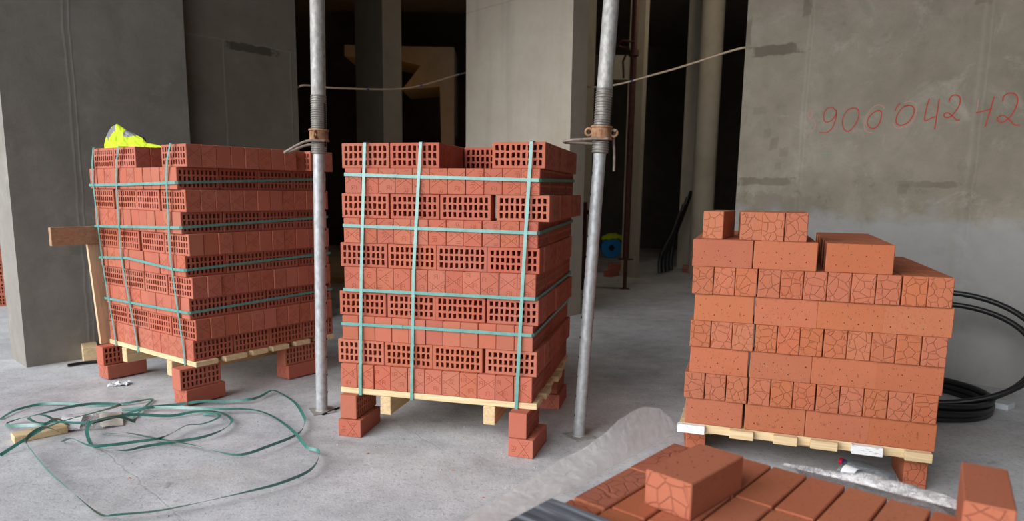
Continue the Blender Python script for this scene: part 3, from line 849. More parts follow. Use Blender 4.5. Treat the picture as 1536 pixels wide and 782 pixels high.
def strap_loop(S, prof, label, group, ulo, uhi, vback, zr=None, seal=None):
    """prof: (u, z) along the front from low u to high u"""
    vo = -.0068 - max(0, S.sv) * .085 - max(0, -S.sv) * .02
    front = []
    for (ua, za), (ub_, zb_) in zip(prof, prof[1:]):
        for k in range(4): front.append(S.p(ua + (ub_ - ua) * k / 4, vo, za + (zb_ - za) * k / 4))
    front.append(S.p(prof[-1][0], vo, prof[-1][1]))
    z1 = prof[-1][1]; z0 = prof[0][1]; zb = (z0 + z1) / 2
    zr = zr if zr is not None else zb
    zf, zend = (z1, z0)
    pts = front + [S.p(uhi + .006, .004, z1), S.p(uhi + .006, .3, z1 + (zr - z1) * .3), S.p(uhi + .006, .7, z1 + (zr - z1) * .7), S.p(uhi + .006, vback, zr),
                   S.p(uhi - .01, vback + .006, zr), S.p(ulo + .01, vback + .006, zr), S.p(ulo - .006, vback, zr), S.p(ulo - .006, .5, (zr + z0) / 2), S.p(ulo - .006, .004, z0)]
    mb = MB(); mb.ribbon(pts, Zv, .0155, .0012, closed=True)
    o = mb.build('packing_strap', M['strap'])
    if seal:
        u, z = seal
        m2 = MB(); m2.frame_box(S.o, S.U, S.V, Zv, u - .016, u + .016, vo - .0022 + S.sv * (z - S.z0), vo - .0004 + S.sv * (z - S.z0), z - .0085, z + .0085, .0006)
        m2.build('weld_joint', M['strap'], o)
    return tag(o, label, 'strap', group)
GST = 'green straps around the centre stack'; TZ = .239 + 10 * PITCH_Z
for us, w in ((((.105, .203), (.105, .815), (.116, 1.447)), 'left'), (((.378, .205), (.378, .826), (.403, 1.447)), 'middle'), (((.902, .21), (.916, .848), (.936, 1.443)), 'right')):
    strap_vertical(SC, us, 'upright green plastic strap, %s of three on the centre stack' % w, GST, TZ, 1.02)
for pf, w, sl, zr in ((((.009, 1.293), (.364, 1.284), (.975, 1.271)), 'top', (.27, 1.287), 1.285), (((.004, 1.046), (.368, 1.041), (.975, 1.033)), 'second', (.285, 1.043), 1.05), (((.008, .730), (.374, .731), (.975, .730)), 'third', (.31, .731), .74), (((.0, .560), (.377, .563), (.965, .561)), 'lowest', (.31, .563), .575)):
    strap_loop(SC, pf, 'level green plastic strap, %s of four round the centre stack' % w, GST, pf[0][0], pf[-1][0] + .004, 1.016, zr, sl)
GSL = 'green straps around the left stack'; TZ = .2462 + 10 * PITCH_Z
for us, w in ((((.872, .218), (.925, .716), (.920, 1.213), (.915, 1.326), (.861, 1.447)), 'leftmost'), (((.595, .216), (.677, .796), (.615, 1.333), (.546, 1.449)), 'middle'), (((.065, .22), (.113, .824), (.06, 1.327), (-.01, 1.451)), 'rightmost')):
    strap_vertical(SL, us, 'upright green plastic strap, %s of three on the left stack' % w, GSL, TZ, 1.02, zb=.2155)
for pf, w, zr in ((((-.014, 1.247), (.5, 1.236), (.978, 1.230)), 'top', 1.285), (((-.012, 1.006), (.5, .99), (.974, .977)), 'second', 1.04), (((-.012, .770), (.081, .767), (.35, .783), (.611, .799), (.970, .780)), 'third', .80), (((-.010, .529), (.5, .523), (.962, .518)), 'lowest', .556)):
    strap_loop(SL, pf, 'level green plastic strap, %s of four round the left stack' % w, GSL, pf[0][0] - .004, pf[-1][0] + .004, 1.016, zr if w else None)

# loose straps on the floor
FL = dict(
 S1=[(-2.609,3.46),(-2.616,3.572),(-2.589,3.66),(-2.53,3.703),(-2.409,3.711),(-2.273,3.695),(-2.135,3.721),(-2.05,3.753),(-1.988,3.82),(-1.96,3.70),(-1.949,3.654),(-1.923,3.465)],
 S2=[(-2.256,2.97),(-2.212,3.055),(-2.184,3.174),(-2.145,3.286),(-2.069,3.39),(-2.037,3.498),(-2.056,3.611),(-2.127,3.66),(-2.236,3.632),(-2.305,3.545),(-2.365,3.45),(-2.381,3.369),(-2.349,3.313),(-2.263,3.26),(-2.163,3.243),(-2.064,3.247),(-2.002,3.274),(-1.959,3.359),(-1.887,3.441),(-1.742,3.508),(-1.648,3.567),(-1.572,3.589),(-1.494,3.58),(-1.408,3.482),(-1.368,3.395),(-1.372,3.287),(-1.429,3.197),(-1.52,3.155),(-1.648,3.086),(-1.712,3.027),(-1.791,3.019),(-1.899,3.078),(-1.982,3.18),(-1.998,3.268),(-1.946,3.376),(-1.887,3.441)],
 S3=[(-2.175,3.335),(-2.304,3.358),(-2.452,3.405),(-2.513,3.393),(-2.494,3.342),(-2.405,3.255),(-2.305,3.223),(-2.22,3.229),(-2.199,3.301),(-2.141,3.336)],
 S4=[(-2.015,3.536),(-1.911,3.604),(-1.811,3.679),(-1.658,3.734),(-1.54,3.759),(-1.41,3.789),(-1.376,3.877),(-1.342,3.965),(-1.248,3.891),(-1.132,3.723),(-1.029,3.513),(-.991,3.407),(-.98,3.242),(-1.059,3.074),(-1.152,2.953),(-1.288,3.012),(-1.431,3.078),(-1.543,3.112),(-1.692,3.174),(-1.818,3.226),(-1.96,3.259)],
 S5=[(-2.061,3.63),(-1.86,3.626),(-1.692,3.612),(-1.499,3.591),(-1.357,3.608),(-1.237,3.543),(-1.109,3.403),(-.987,3.226),(-.887,3.065),(-.808,2.985),(-.792,2.795),(-.878,2.667),(-.982,2.57),(-1.122,2.477),(-1.257,2.4),(-1.391,2.353),(-1.439,2.364),(-1.528,2.43),(-1.686,2.562),(-1.883,2.742),(-2.087,2.948),(-2.181,3.042),(-2.165,3.144),(-2.147,3.254)],
 S6=[(-1.588,3.569),(-1.493,3.516),(-1.452,3.445),(-1.5,3.363),(-1.562,3.321),(-1.588,3.208),(-1.617,3.131),(-1.708,3.099),(-1.789,3.053),(-1.888,3.042),(-1.987,3.067),(-2.085,3.147)])
LF = dict(S1='loose green strap at the back of the coil, ending in a folded tip', S2='longest loose green strap, double looped in the middle of the coil', S3='small green strap loop at the far left beside the wood offcut',
          S4='loose green strap arching furthest towards the left prop base', S5='outermost loose green strap sweeping closest to the viewer', S6='short loose green strap bent in the middle of the coil')
for q, (k, pts) in enumerate(FL.items()):
    rr = random.Random(q * 7 + 3); base = .006 + .0035 * q
    P = []
    for i, (x, y) in enumerate(pts):
        P.append(vec(x, y, base + .006 + (.010 * rr.random())))
    for p in P:
        dd = ((p.x + 2.14) / .34) ** 2 + ((p.y - 3.34) / .36) ** 2
        p.z += (.048 + .004 * q) * max(0, 1 - dd) ** .7
    # settle both ends
    P[0].z = P[-1].z = .009
    C = catmull(P, 6)
    dirs = []
    ph = rr.random() * 6
    for i, p in enumerate(C):
        a = C[max(i - 1, 0)]; b = C[min(i + 1, len(C) - 1)]
        t = (b - a).normalized(); side = Zv.cross(t)
        roll = math.radians(38) + math.radians(42) * math.sin(ph + i * .11)
        dirs.append(side * math.cos(roll) + Zv * math.sin(roll))
    lo = 1e9
    mb = MB(); mb.ribbon(C, dirs, .0155, .0011)
    mz = min(v.z for v in mb.v)
    for v in mb.v: v.z += (.0006 - mz)
    tag(mb.build('loose_strap', M['strap_dark']), LF[k], 'strap', 'loose straps coiled on the floor')

# ------------------------------------------------------------------ galvanised props
def prop(base, top_x, top_y, label, r_out, r_in, pin, rot, hl, htilt, lug):
    base = Vector(base); ax = (Vector((top_x, top_y, CEIL)) - base)
    Lp = ax.length; d = ax.normalized()
    root = empty('steel_prop', base); tag(root, label, 'prop', 'galvanised props holding the slab')
    q = Vector((0, 0, 1)).rotation_difference(d)
    Rm = q.to_matrix()
    def fix(mb): mb.v = [Rm @ v for v in mb.v]; return mb
    zc = 1.50  # collar height
    mb = MB(); mb.lathe([(r_in, .006), (r_in, 1.44)], 28); it = fix(mb).build('inner_tube', M['galv'], root, True)
    mb = MB()
    for k in range(14):
        z = .11 + k * .1
        for sgn in (1, -1):
            c = vec(sgn * math.cos(rot), sgn * math.sin(rot), 0); sd = vec(-c.y, c.x, 0)
            ring = [c * (r_in * math.cos(.22 * 0) + .0006) + sd * (.0075 * math.cos(a)) + Zv * (z + .0075 * math.sin(a)) for a in [i * math.pi / 6 for i in range(12)]]
            mb.add(ring + [v - c * .003 for v in ring], [list(range(12))] + [[i, (i + 1) % 12, 12 + (i + 1) % 12, 12 + i] for i in range(12)])
    fix(mb).build('pin_holes', M['hole'], it)
    mb = MB(); mb.lathe([(r_out, 1.70), (r_out, Lp - .012)], 28); ot = fix(mb).build('outer_tube', M['galv_dull'], root, True)
    # rolled thread
    prof = []; z = 1.405
    while z < 1.70:
        prof += [(r_out - .0005, z), (r_out + .0035, z + .004), (r_out + .0035, z + .006), (r_out - .0005, z + .010)]; z += .0115
    prof = [(r_in + .0005, 1.402)] + prof
    mb = MB(); mb.lathe(prof, 28)
    th = fix(mb).build('threaded_sleeve', M['thread'], root, True)
    mb = MB(); c = vec(math.cos(rot - .35), math.sin(rot - .35), 0); sd = vec(-c.y, c.x, 0)
    mb.frame_box(vec(0, 0, 0), c, sd, Zv, r_out - .002, r_out + .0042, -.006, .006, 1.44, 1.66, .001)
    fix(mb).build('slot', M['hole'], th)
    # cast collar nut with two lugs
    mb = MB(); mb.lathe([(r_out + .001, zc - .033), (r_out + .016, zc - .033), (r_out + .017, zc - .026), (r_out + .010, zc - .022), (r_out + .010, zc + .018), (r_out + .016, zc + .022), (r_out + .015, zc + .029), (r_out + .001, zc + .029)], 32)
    for a in (lug, lug + math.pi):
        cc = vec(math.cos(a), math.sin(a), 0); s2 = vec(-cc.y, cc.x, 0)
        ring = [cc * (r_out + .022) + cc * (.016 * math.cos(t)) + Zv * (zc + .016 * math.sin(t)) for t in [i * math.pi / 8 for i in range(16)]]
        mb.tube(ring, .006, 8, closed=True)
    cl = fix(mb).build('collar', M['rust'], root, True)
    # handle: bent rod looped round the tube
    hd = vec(math.cos(hl), math.sin(hl), 0); sdv = vec(-hd.y, hd.x, 0)
    rr = r_out + .009
    P = []
    for k in range(9):
        a = math.radians(-70 + 0) + k / 8 * math.radians(140)
        P.append(-hd * rr * math.cos(a) * -1 * -1 + sdv * rr * math.sin(a) + Zv * (zc - .05))
    P = [hd * -.02 - sdv * (rr + .002) + Zv * (zc - .048), hd * .06 - sdv * (rr) + Zv * (zc - .050), hd * .155 - sdv * .030 + Zv * (zc - .052 + htilt * .9), hd * .172 + Zv * (zc - .052 + htilt), hd * .155 + sdv * .030 + Zv * (zc - .046 + htilt * .9), hd * .06 + sdv * rr + Zv * (zc - .036), hd * -.03 + sdv * (rr) + Zv * (zc - .030)]
    mb = MB(); mb.tube(catmull(P, 6), .0068, 10); fix(mb).build('handle', M['rod'], root, True)
    if pin:
        pd = -hd
        P = [pd * (r_out + .024) + sdv * .012 + Zv * (zc + .012), pd * (r_out + .028) - sdv * .02 + Zv * (zc + .008), pd * (r_out + .026) - sdv * .026 + Zv * (zc - .03), pd * (r_out + .034) - sdv * .024 + Zv * (zc - .1), pd * (r_out + .038) - sdv * .024 + Zv * (zc - .175)]
        mb = MB(); mb.tube(catmull(P, 5), .0065, 10); fix(mb).build('hanging_pin', M['rod'], root, True)
    mb = MB(); mb.frame_box(vec(0, 0, 0), vec(math.cos(.5), math.sin(.5), 0), vec(-math.sin(.5), math.cos(.5), 0), Zv, -.062, .062, -.062, .062, 0, .007, .0015); mb.lathe([(r_in + .006, .007), (r_in + .002, .014)], 24)
    mb.build('base_plate', M['galv_dull'], root)
    mb = MB(); e = d * Lp
    mb.frame_box(e, vec(1, 0, 0), vec(0, 1, 0), Zv, -.07, .07, -.07, .07, -.012, -.001, .001); mb.build('head_plate', M['galv_dull'], root)
    return root
prop((-.971, 3.671, 0), -.896, 3.671, 'galvanised steel prop standing between the left and centre brick stacks', .0375, .0315, False, -.05, math.radians(180 + 12), -.045, math.radians(-95))
prop((.415, 3.315, 0), .600, 3.315, 'leaning galvanised steel prop between the centre and right brick stacks', .0365, .0295, True, .05, math.radians(180 - 4), .0, math.radians(176))

# dark red prop inside
root = empty('steel_prop', (1.62, 8.7, 0)); tag(root, 'dark red steel prop deep in the right-hand opening', 'prop')
mb = MB(); mb.lathe([(.024, .006), (.024, .42)], 16); mb.build('inner_tube', M['oxide'], root, True)
mb = MB(); mb.lathe([(.04, .40), (.04, CEIL - .01)], 16); mb.build('outer_tube', M['oxide'], root, True)
mb = MB(); mb.lathe([(.041, .375), (.10, .378), (.10, .39), (.041, .395)], 20); mb.build('flange', M['oxide'], root, True)
mb = MB(); mb.lathe([(.041, 2.86), (.062, 2.865), (.062, 2.93), (.041, 2.935)], 20); mb.tube(catmull([(-.05, 0, 2.95), (-.16, 0, 2.97), (-.19, -.02, 3.0), (-.15, -.05, 3.03), (0, -.05, 3.02)], 5), .012, 8); mb.tube([(-.10, -.02, 2.87), (-.13, -.02, 2.80), (-.115, -.02, 2.6)], .013, 8)
mb.build('collar', M['oxide'], root, True)
mb = MB(); mb.box(-.06, .06, -.06, .06, 0, .007, .001); mb.build('base_plate', M['oxide'], root)
# slim dark post left of it and a bar on the floor
mb = MB(); mb.lathe([(.05, 0), (.05, 1.1)], 12); mb.box(-.08, .14, -.05, .05, .95, 1.0)
tag(mb.build('dark_post', M['oxide'], smooth=True, loc=(1.05, 8.6, 0)), 'short dark steel post behind the right galvanised prop', 'post')

# ------------------------------------------------------------------ writing on the right wall, cable
NUM = {'8': [[(.535,1.817),(.513,1.824),(.499,1.803),(.518,1.769),(.552,1.745),(.56,1.711),(.541,1.68),(.513,1.681)],[(.535,1.817),(.528,1.779),(.512,1.764)]],
'9': [[(.694,1.812),(.666,1.837),(.632,1.832),(.614,1.801),(.614,1.763),(.632,1.738),(.668,1.747),(.694,1.785),(.695,1.817),(.696,1.758),(.677,1.694),(.643,1.664),(.59,1.666)]],
'0a': [[(.799,1.825),(.766,1.807),(.744,1.76),(.745,1.712),(.764,1.674),(.792,1.667),(.824,1.703),(.845,1.759),(.841,1.802),(.82,1.821),(.79,1.821)]],
'0b': [[(.973,1.793),(.945,1.789),(.914,1.755),(.904,1.719),(.92,1.687),(.949,1.678),(.976,1.7),(.988,1.75),(.985,1.787),(.963,1.798)]],
'0bf': [[(1.0,1.80),(.994,1.822),(.955,1.833),(.919,1.807),(.893,1.75),(.885,1.70),(.90,1.66),(.94,1.65)]],
'0c': [[(1.148,1.816),(1.117,1.808),(1.088,1.764),(1.081,1.719),(1.097,1.693),(1.127,1.691),(1.162,1.715),(1.182,1.763),(1.179,1.799),(1.152,1.817),(1.121,1.813)],[(1.096,1.835),(1.077,1.811),(1.071,1.786)]],
'0cf': [[(1.115,1.835),(1.16,1.842),(1.19,1.82),(1.197,1.77),(1.18,1.71),(1.13,1.675),(1.085,1.675),(1.062,1.71)]],
'4a': [[(1.265,1.852),(1.255,1.803),(1.25,1.714),(1.29,1.727),(1.32,1.735)],[(1.32,1.849),(1.317,1.759),(1.312,1.651)]],
'2a': [[(1.376,1.823),(1.385,1.854),(1.41,1.862),(1.434,1.843),(1.436,1.804),(1.419,1.762),(1.389,1.726),(1.363,1.727),(1.357,1.747),(1.378,1.753),(1.406,1.729),(1.429,1.704),(1.447,1.705)]],
'4bf': [[(1.534,1.825),(1.532,1.75)]], '4b': [[(1.529,1.743),(1.572,1.752),(1.611,1.763)],[(1.614,1.835),(1.603,1.759),(1.586,1.654)]],
'2b': [[(1.66,1.802),(1.663,1.834),(1.688,1.85),(1.72,1.841),(1.735,1.805),(1.728,1.755),(1.703,1.701),(1.671,1.677),(1.646,1.689),(1.648,1.711),(1.674,1.717),(1.708,1.687),(1.734,1.658),(1.76,1.655)]]}
mb = MB(); mf = MB()
for k, strokes in NUM.items():
    tgt = mf if (k == '8' or k.endswith('f')) else mb
    for s_ in strokes:
        C = catmull([(x, -.0006, z) for x, z in s_], 6)
        tgt.ribbon(C, [vec(*(0, 1, 0)).cross((C[min(i + 1, len(C) - 1)] - C[max(i - 1, 0)]).normalized()) for i in range(len(C))], .0076 if tgt is mb else .005, .0008)
mb.build('red_numerals', M['chalk'], wr)
mf.build('faint_red_numerals', M['chalk_faint'], wr)
mg = MB(); mg.box(.62, .68, -.0008, 0, 1.515, 1.519); mg.box(.648, .652, -.0008, 0, 1.48, 1.55)
mg.build('green_cross_mark', M['chalk_green'], wr)

a0 = L0 + Av * 2.225 - Bv * .02 + Zv * 2.085
P = [a0 + vec(-.12, .12, .0), a0 + vec(-.02, .02, .03), a0 + vec(.10, .10, .035), vec(-1.42, 6.42, 2.125), vec(-.9, 6.95, 2.21), vec(-.40, 7.66, 2.47), vec(-.24, 7.86, 2.50), vec(.28, 7.47, 2.42), vec(.92, 6.97, 2.24), vec(1.4, 6.25, 2.26), vec(1.83, 5.58, 2.33), vec(1.93, 5.62, 2.34)]
C = catmull(P, 10)
mb = MB(); mb.tube(C, .0085, 8)
root = tag(mb.build('electric_cable', M['cable'], smooth=True), 'thin beige cable strung across both dark openings behind the pier', 'cable')
for i in (34, 42, 49, 86):
    mt = MB(); mt.tube([C[i] - (C[i + 1] - C[i]).normalized() * .012, C[i] + (C[i + 1] - C[i]).normalized() * .012], .013, 8)
    mt.build('cable_tie', M['cable_tag'], root)

# ------------------------------------------------------------------ wooden prop beside the left stack, offcuts
root = empty('wooden_brace', SL.p(1.0, 0, 0, False), 0); tag(root, 'pine brace nailed together, standing against the left end of the left stack', 'timber brace')
inv = root.matrix_basis.inverted()
mb = MB()
ub, ut = .988, 1.003
P8 = []
for z, uo in ((.2165, ub), (.862, ut)):
    for (u, v) in ((uo, -.05), (uo + .024, -.05), (uo + .024, .05), (uo, .05)):
        P8.append(inv @ SL.p(u, v, z))
mb.add(P8, [[0, 1, 2, 3], [7, 6, 5, 4]] + [[i, 4 + i, 4 + (i + 1) % 4, (i + 1) % 4] for i in range(4)])
mb.build('upright_plank', M['pine_z'], root)
mb = MB(); mb.frame_box(SL.o, SL.U, SL.V, Zv, .990, 1.022, -.285, .5, .863, .975, .002); mb.v = [inv @ v for v in mb.v]
mb.build('cross_board', M['tan_wood'], root)
mb = MB(); e = vec(-2.825, 4.645, 0); mb.frame_box(vec(0, 0, 0), vec(.83, .56, 0), vec(-.56, .83, 0), Zv, -.045, .05, 0, .28, 0, .115, .003)
tag(mb.build('timber_offcut', M['pine'], loc=e), 'sawn timber offcut behind the far left support bricks', 'timber')
mb = MB(); dw = vec(.153, .150, 0).normalized(); mb.frame_box(vec(0, 0, 0), dw, Zv.cross(dw), Zv, 0, .225, 0, .085, 0, .035, .004)
tag(mb.build('timber_offcut', M['pine'], loc=(-2.300, 3.125, .0)), 'small pale wood offcut lying under the loose green straps', 'timber')

# labels on the floor
def sheet(name, o, X, Y, nx, ny, h, m, label, cat, th=.0006, printed=None):
    vs = []; fs = []
    for j in range(ny + 1):
        for i in range(nx + 1):
            p = o + X * (i / nx) + Y * (j / ny); z = h(i / nx, j / ny)
            vs.append(vec(p.x, p.y, z))
    n = len(vs)
    for v in vs[:n]: vs.append(v + vec(0, 0, th))
    W_ = nx + 1
    for j in range(ny):
        for i in range(nx):
            a = j * W_ + i
            fs.append([a, a + W_, a + W_ + 1, a + 1]); fs.append([n + a, n + a + 1, n + a + W_ + 1, n + a + W_])
    for i in range(nx):
        a, b = i, ny * W_ + i
        fs.append([a, a + 1, n + a + 1, n + a]); fs.append([b + 1, b, n + b, n + b + 1])
    for j in range(ny):
        a, b = j * W_, j * W_ + nx
        fs.append([a + W_, a, n + a, n + a + W_]); fs.append([b, b + W_, n + b + W_, n + b])
    ob = mesh_obj(name, vs, fs, m)
    if printed:
        mbp = MB()
        for (x0, x1, y0, y1) in printed:
            k = 6; row = []
            for yy in (y0, y1):
                for q in range(k + 1):
                    x = x0 + (x1 - x0) * q / k; p = o + X * x + Y * yy
                    row.append(vec(p.x, p.y, h(x, yy) + th + .0006))
            mbp.add(row, [[q, q + 1, k + 2 + q, k + 1 + q] for q in range(k)])
        mbp.build('printed_lines', M['ink'], ob)
    return tag(ob, label, cat)
lines = [(.12, .55 + .3 * ((k * 7) % 3) / 2, .14 + .075 * k, .153 + .075 * k) for k in range(7)] + [(.15, .42, .74, .80), (.15, .42, .84, .88), (.55, .8, .76, .79), (.55, .74, .84, .86)]
sheet('paper_label', vec(-2.195, 3.29, 0), vec(.095, .02, 0), vec(-.10, .235, 0), 8, 8, lambda x, y: .010 + .036 * math.sin(math.pi * min(1, y * 1.05)) * (1 - .15 * x), M['paper'], 'crumpled white printed label under the loose green straps', 'label', printed=lines)
sheet('paper_label', vec(-2.01, 3.335, 0), vec(.085, .06, 0), vec(-.13, .215, 0), 8, 8, lambda x, y: .009 + .022 * math.sin(math.pi * y) + .004 * math.sin(5 * x), M['paper_beige'], 'beige printed label right of the white one under loose straps', 'label', printed=lines)
sheet('plastic_wrapper', vec(-2.14, 3.30, 0), vec(.15, .03, 0), vec(-.10, .23, 0), 10, 10, lambda x, y: .008 + .02 * abs(mnoise.noise(vec(x * 3, y * 4, 1))) , M['film_clear'], 'clear plastic wrapper between the two floor labels', 'wrapper')
sheet('paper_scrap', vec(-2.40, 4.08, 0), vec(.11, .03, 0), vec(-.01, .075, 0), 8, 6, lambda x, y: .002 + .035 * abs(mnoise.noise(vec(x * 3 + 4, y * 3, 2))) , M['foam'], 'crumpled white scrap on the floor before the left stack', 'scrap')
mb = MB(); mb.frame_box(vec(0, 0, 0), vec(.55, -.83, 0).normalized(), vec(.83, .55, 0).normalized(), Zv, 0, .14, 0, .10, 0, .035, .004)
tag(mb.build('foam_block', M['foam'], loc=(2.86, 3.92, 0)), 'small white foam block on the floor before the black hose coil', 'foam block')

# small rubble
cr = MB(); rr = random.Random(5)
for k in range(260):
    y = rr.uniform(2.2, 4.2); x = rr.uniform(-.62, .55) * y
    s = rr.uniform(.002, .006) * (1.6 if rr.random() < .06 else 1); a = rr.random() * 6.28
    vs = [(x + s * math.cos(a + t) * rr.uniform(.7, 1.3), y + s * math.sin(a + t) * rr.uniform(.7, 1.3), 0) for t in (0, 1.57, 3.14, 4.71)]
    cr.add(vs + [(x, y, s * .9)], [[0, 1, 4], [1, 2, 4], [2, 3, 4], [3, 0, 4], [3, 2, 1, 0]], 0)
tag(cr.build('rubble_crumbs', M['crumb']), 'tiny grey concrete crumbs scattered over the floor', 'rubble', kind='stuff')
cr = MB()
for x, y in ((-.19, 2.87), (-.60, 3.05), (.35, 2.62), (-1.55, 2.75), (.95, 2.75), (-.05, 2.60)):
    s = .007; cr.add([(x - s, y, 0), (x + s, y - s * .4, 0), (x, y + s, 0), (x, y, s)], [[0, 1, 3], [1, 2, 3], [2, 0, 3], [2, 1, 0]])
tag(cr.build('clay_crumbs', M['clay_crumb']), 'tiny red brick crumbs on the floor between stacks', 'rubble', kind='stuff')
mb = MB(); mb.frame_box(vec(0, 0, 0), vec(.45, .9, 0).normalized(), vec(.9, -.45, 0).normalized(), Zv, 0, .14, 0, .012, 0, .008, .001)
tag(mb.build('wood_splinter', M['navy'], loc=(-.955, 3.60, 0)), 'dark wood splinter at the foot of the left prop', 'splinter')
mb = MB(); mb.tube(catmull([(-2.93, 4.55, .012), (-2.85, 4.63, .013), (-2.74, 4.68, .012), (-2.62, 4.78, .012)], 5), .011, 8)
tag(mb.build('bar_offcut', M['rubber'], smooth=True), 'black bar offcut on the floor along the left wall foot', 'bar')

# ------------------------------------------------------------------ vest on the left stack
def inside(p, poly):
    x, y = p; c = False; n = len(poly)
    for i in range(n):
        (x0, y0), (x1, y1) = poly[i], poly[(i + 1) % n]
        if (y0 > y) != (y1 > y) and x < (x1 - x0) * (y - y0) / (y1 - y0) + x0: c = not c
    return c
def vest():
    """a lump of folded cloth: arched sections lofted along its length"""
    NX, NA = 84, 44
    z0 = SL.z0 + 10 * PITCH_Z + .0008
    a = SL.p(.905, .078, z0); b = SL.p(.40, .175, z0)
    X = b - a; X.z = 0; Y = vec(-.43, .90, 0)
    top = [(190, 575), (215, 480), (240, 425), (290, 330), (350, 260), (430, 217), (462, 210), (530, 258), (610, 318), (700, 372), (800, 420), (900, 462), (940, 500), (960, 565), (1100, 600), (1200, 628), (1235, 648)]
    dep = [(190, .035), (300, .07), (450, .085), (650, .085), (900, .075), (960, .05), (1235, .02)]
    greyL = [(432, 215), (420, 335), (290, 465), (292, 540), (240, 430), (300, 310)]
    greyR = [(612, 322), (800, 440), (650, 468), (560, 465), (543, 405)]
    dark = [(620, 318), (800, 405), (900, 440), (960, 480), (945, 570), (900, 500), (790, 428)]
    def lerp(tb, x):
        for (x0, y0), (x1, y1) in zip(tb, tb[1:]):
            if x <= x1: return y0 + (y1 - y0) * (x - x0) / (x1 - x0)
        return tb[-1][1]
    vs, fs, fm = [], [], []
    for i in range(NX + 1):
        q = 190 + 1045 * i / NX
        H = max(.003, (662 - lerp(top, q)) / 13.04 / 236); D = lerp(dep, q)
        for k in range(NA + 1):
            an = math.pi * k / NA
            sn, cs = math.sin(an) ** .8, math.cos(an)
            # creases: sharp ridges running over the cloth
            f = abs(mnoise.noise(vec(q / 170 + an * .8, an * 1.6, .4))) * .062 + abs(mnoise.noise(vec(q / 70 + 5, an * 3.0, 3.1))) * .026
            sh = min(1, H / .07)
            zz = H * sn; yy = -D * (abs(cs) ** .8) * (1 if cs > 0 else -1)
            rad = 1 - f * 7 * sh * (0 if k in (0, NA) else 1) * (1 - .75 * sn ** 6)
            p = a + X * (i / NX) + Y * (yy * rad)
            vs.append(vec(p.x, p.y, z0 + zz * (1 - f * 1.5 * (1 - sn))))
    W_ = NA + 1
    for i in range(NX):
        q = 190 + 1045 * (i + .5) / NX
        for k in range(NA):
            o_ = i * W_ + k; fs.append([o_, o_ + W_, o_ + W_ + 1, o_ + 1])
            zz = sum(vs[n_].z for n_ in fs[-1]) / 4 - z0
            pt = (q, 662 - zz * 13.04 * 236)
            m = 0
            if k < NA / 2:
                if inside(pt, greyL) or inside(pt, greyR): m = 1
                elif inside(pt, dark): m = 2
            elif 620 < q < 960: m = 2
            elif 250 < q < 420: m = 1
            fm.append(m)
        fs.append([i * W_ + NA, (i + 1) * W_ + NA, (i + 1) * W_, i * W_]); fm.append(0)
    fs.append(list(range(W_))); fm.append(0); fs.append([NX * W_ + k for k in range(W_)][::-1]); fm.append(0)
    o = mesh_obj('safety_vest', vs, fs, [M['hivis'], M['reflect'], M['navy']], None, fm)
    bm = bmesh.new(); bm.from_mesh(o.data); bmesh.ops.recalc_face_normals(bm, faces=bm.faces); bm.to_mesh(o.data); bm.free()
    smooth_by_angle(o, 50)
    return tag(o, 'crumpled yellow safety vest with grey bands on the left stack', 'vest')
vest()

# ------------------------------------------------------------------ foreground pile
Dv = vec(.669, .743, 0); Ev = vec(.743, -.669, 0); PB = vec(.745, 1.76, 0); ZT = .495
YD = math.atan2(Dv.y, Dv.x)
GP = 'textured bricks of the wrapped foreground pile'
def pe(e, d, z): return PB + Ev * e + Dv * d + Zv * z
e0 = -.280
for c in range(9):
    for r_ in range(4):
        e = e0 + .0467 + c * .0935; d = -.127 - r_ * .2555 + R.uniform(-.003, .003)
        if c == 0: d -= .022
        me = SMX if c == 0 else SM[(c + r_) % 4]
        put_brick('textured_brick', me, pe(e, d, ZT - .0602), YD + R.uniform(-.008, .008), 'brick on edge, %s from left, row %s from back, foreground pile' % (ORD[c], ORD[r_]), GP)
for k in range(3):
    for c in range(11):
        put_brick('textured_brick', SM[(k + c) % 4], pe(e0 + .127 + k * .2495, -.05 - c * .0915, ZT - .1805), YD + math.pi / 2, 'hidden brick, %s from left, %s back, second layer of foreground pile' % (ORD[k], ORD[c]), GP)
root = empty('wooden_pallet', pe(.13, -.5, 0), YD); tag(root, 'pallet hidden beneath the wrapped foreground brick pile', 'pallet')
for k in range(6):
    mb = MB(); mb.box(-.53 + k * .19, -.53 + k * .19 + .11, -.45, .45, .225, .2535, .002); mb.build('deck_board', M['pine_y'], root)
for y in (-.42, -.045, .33):
    mb = MB(); mb.box(-.53, .53, y, y + .09, 0, .2249, .002); mb.build('runner', M['pine'], root)

put_brick('textured_brick', SM[1], vec(.4785, 1.563, ZT + .0442), math.radians(44.5), 'big loose brick lying flat on the foreground pile, nearest of all', GP, flat=True)
put_brick('textured_brick', SM[2], vec(1.042, 1.379, ZT + .0603), math.radians(57.3), 'loose brick on edge at the right corner of the foreground pile', GP)
mb = MB(); mb.box(0, .62, -.20, 0, 0, .024, .003)
tag(mb.build('weathered_board', M['grey_wood'], loc=pe(-.284, -.605, ZT + .0003), rotz=math.atan2(Ev.y, Ev.x)), 'weathered grey board lying on the near left of the foreground pile', 'board')

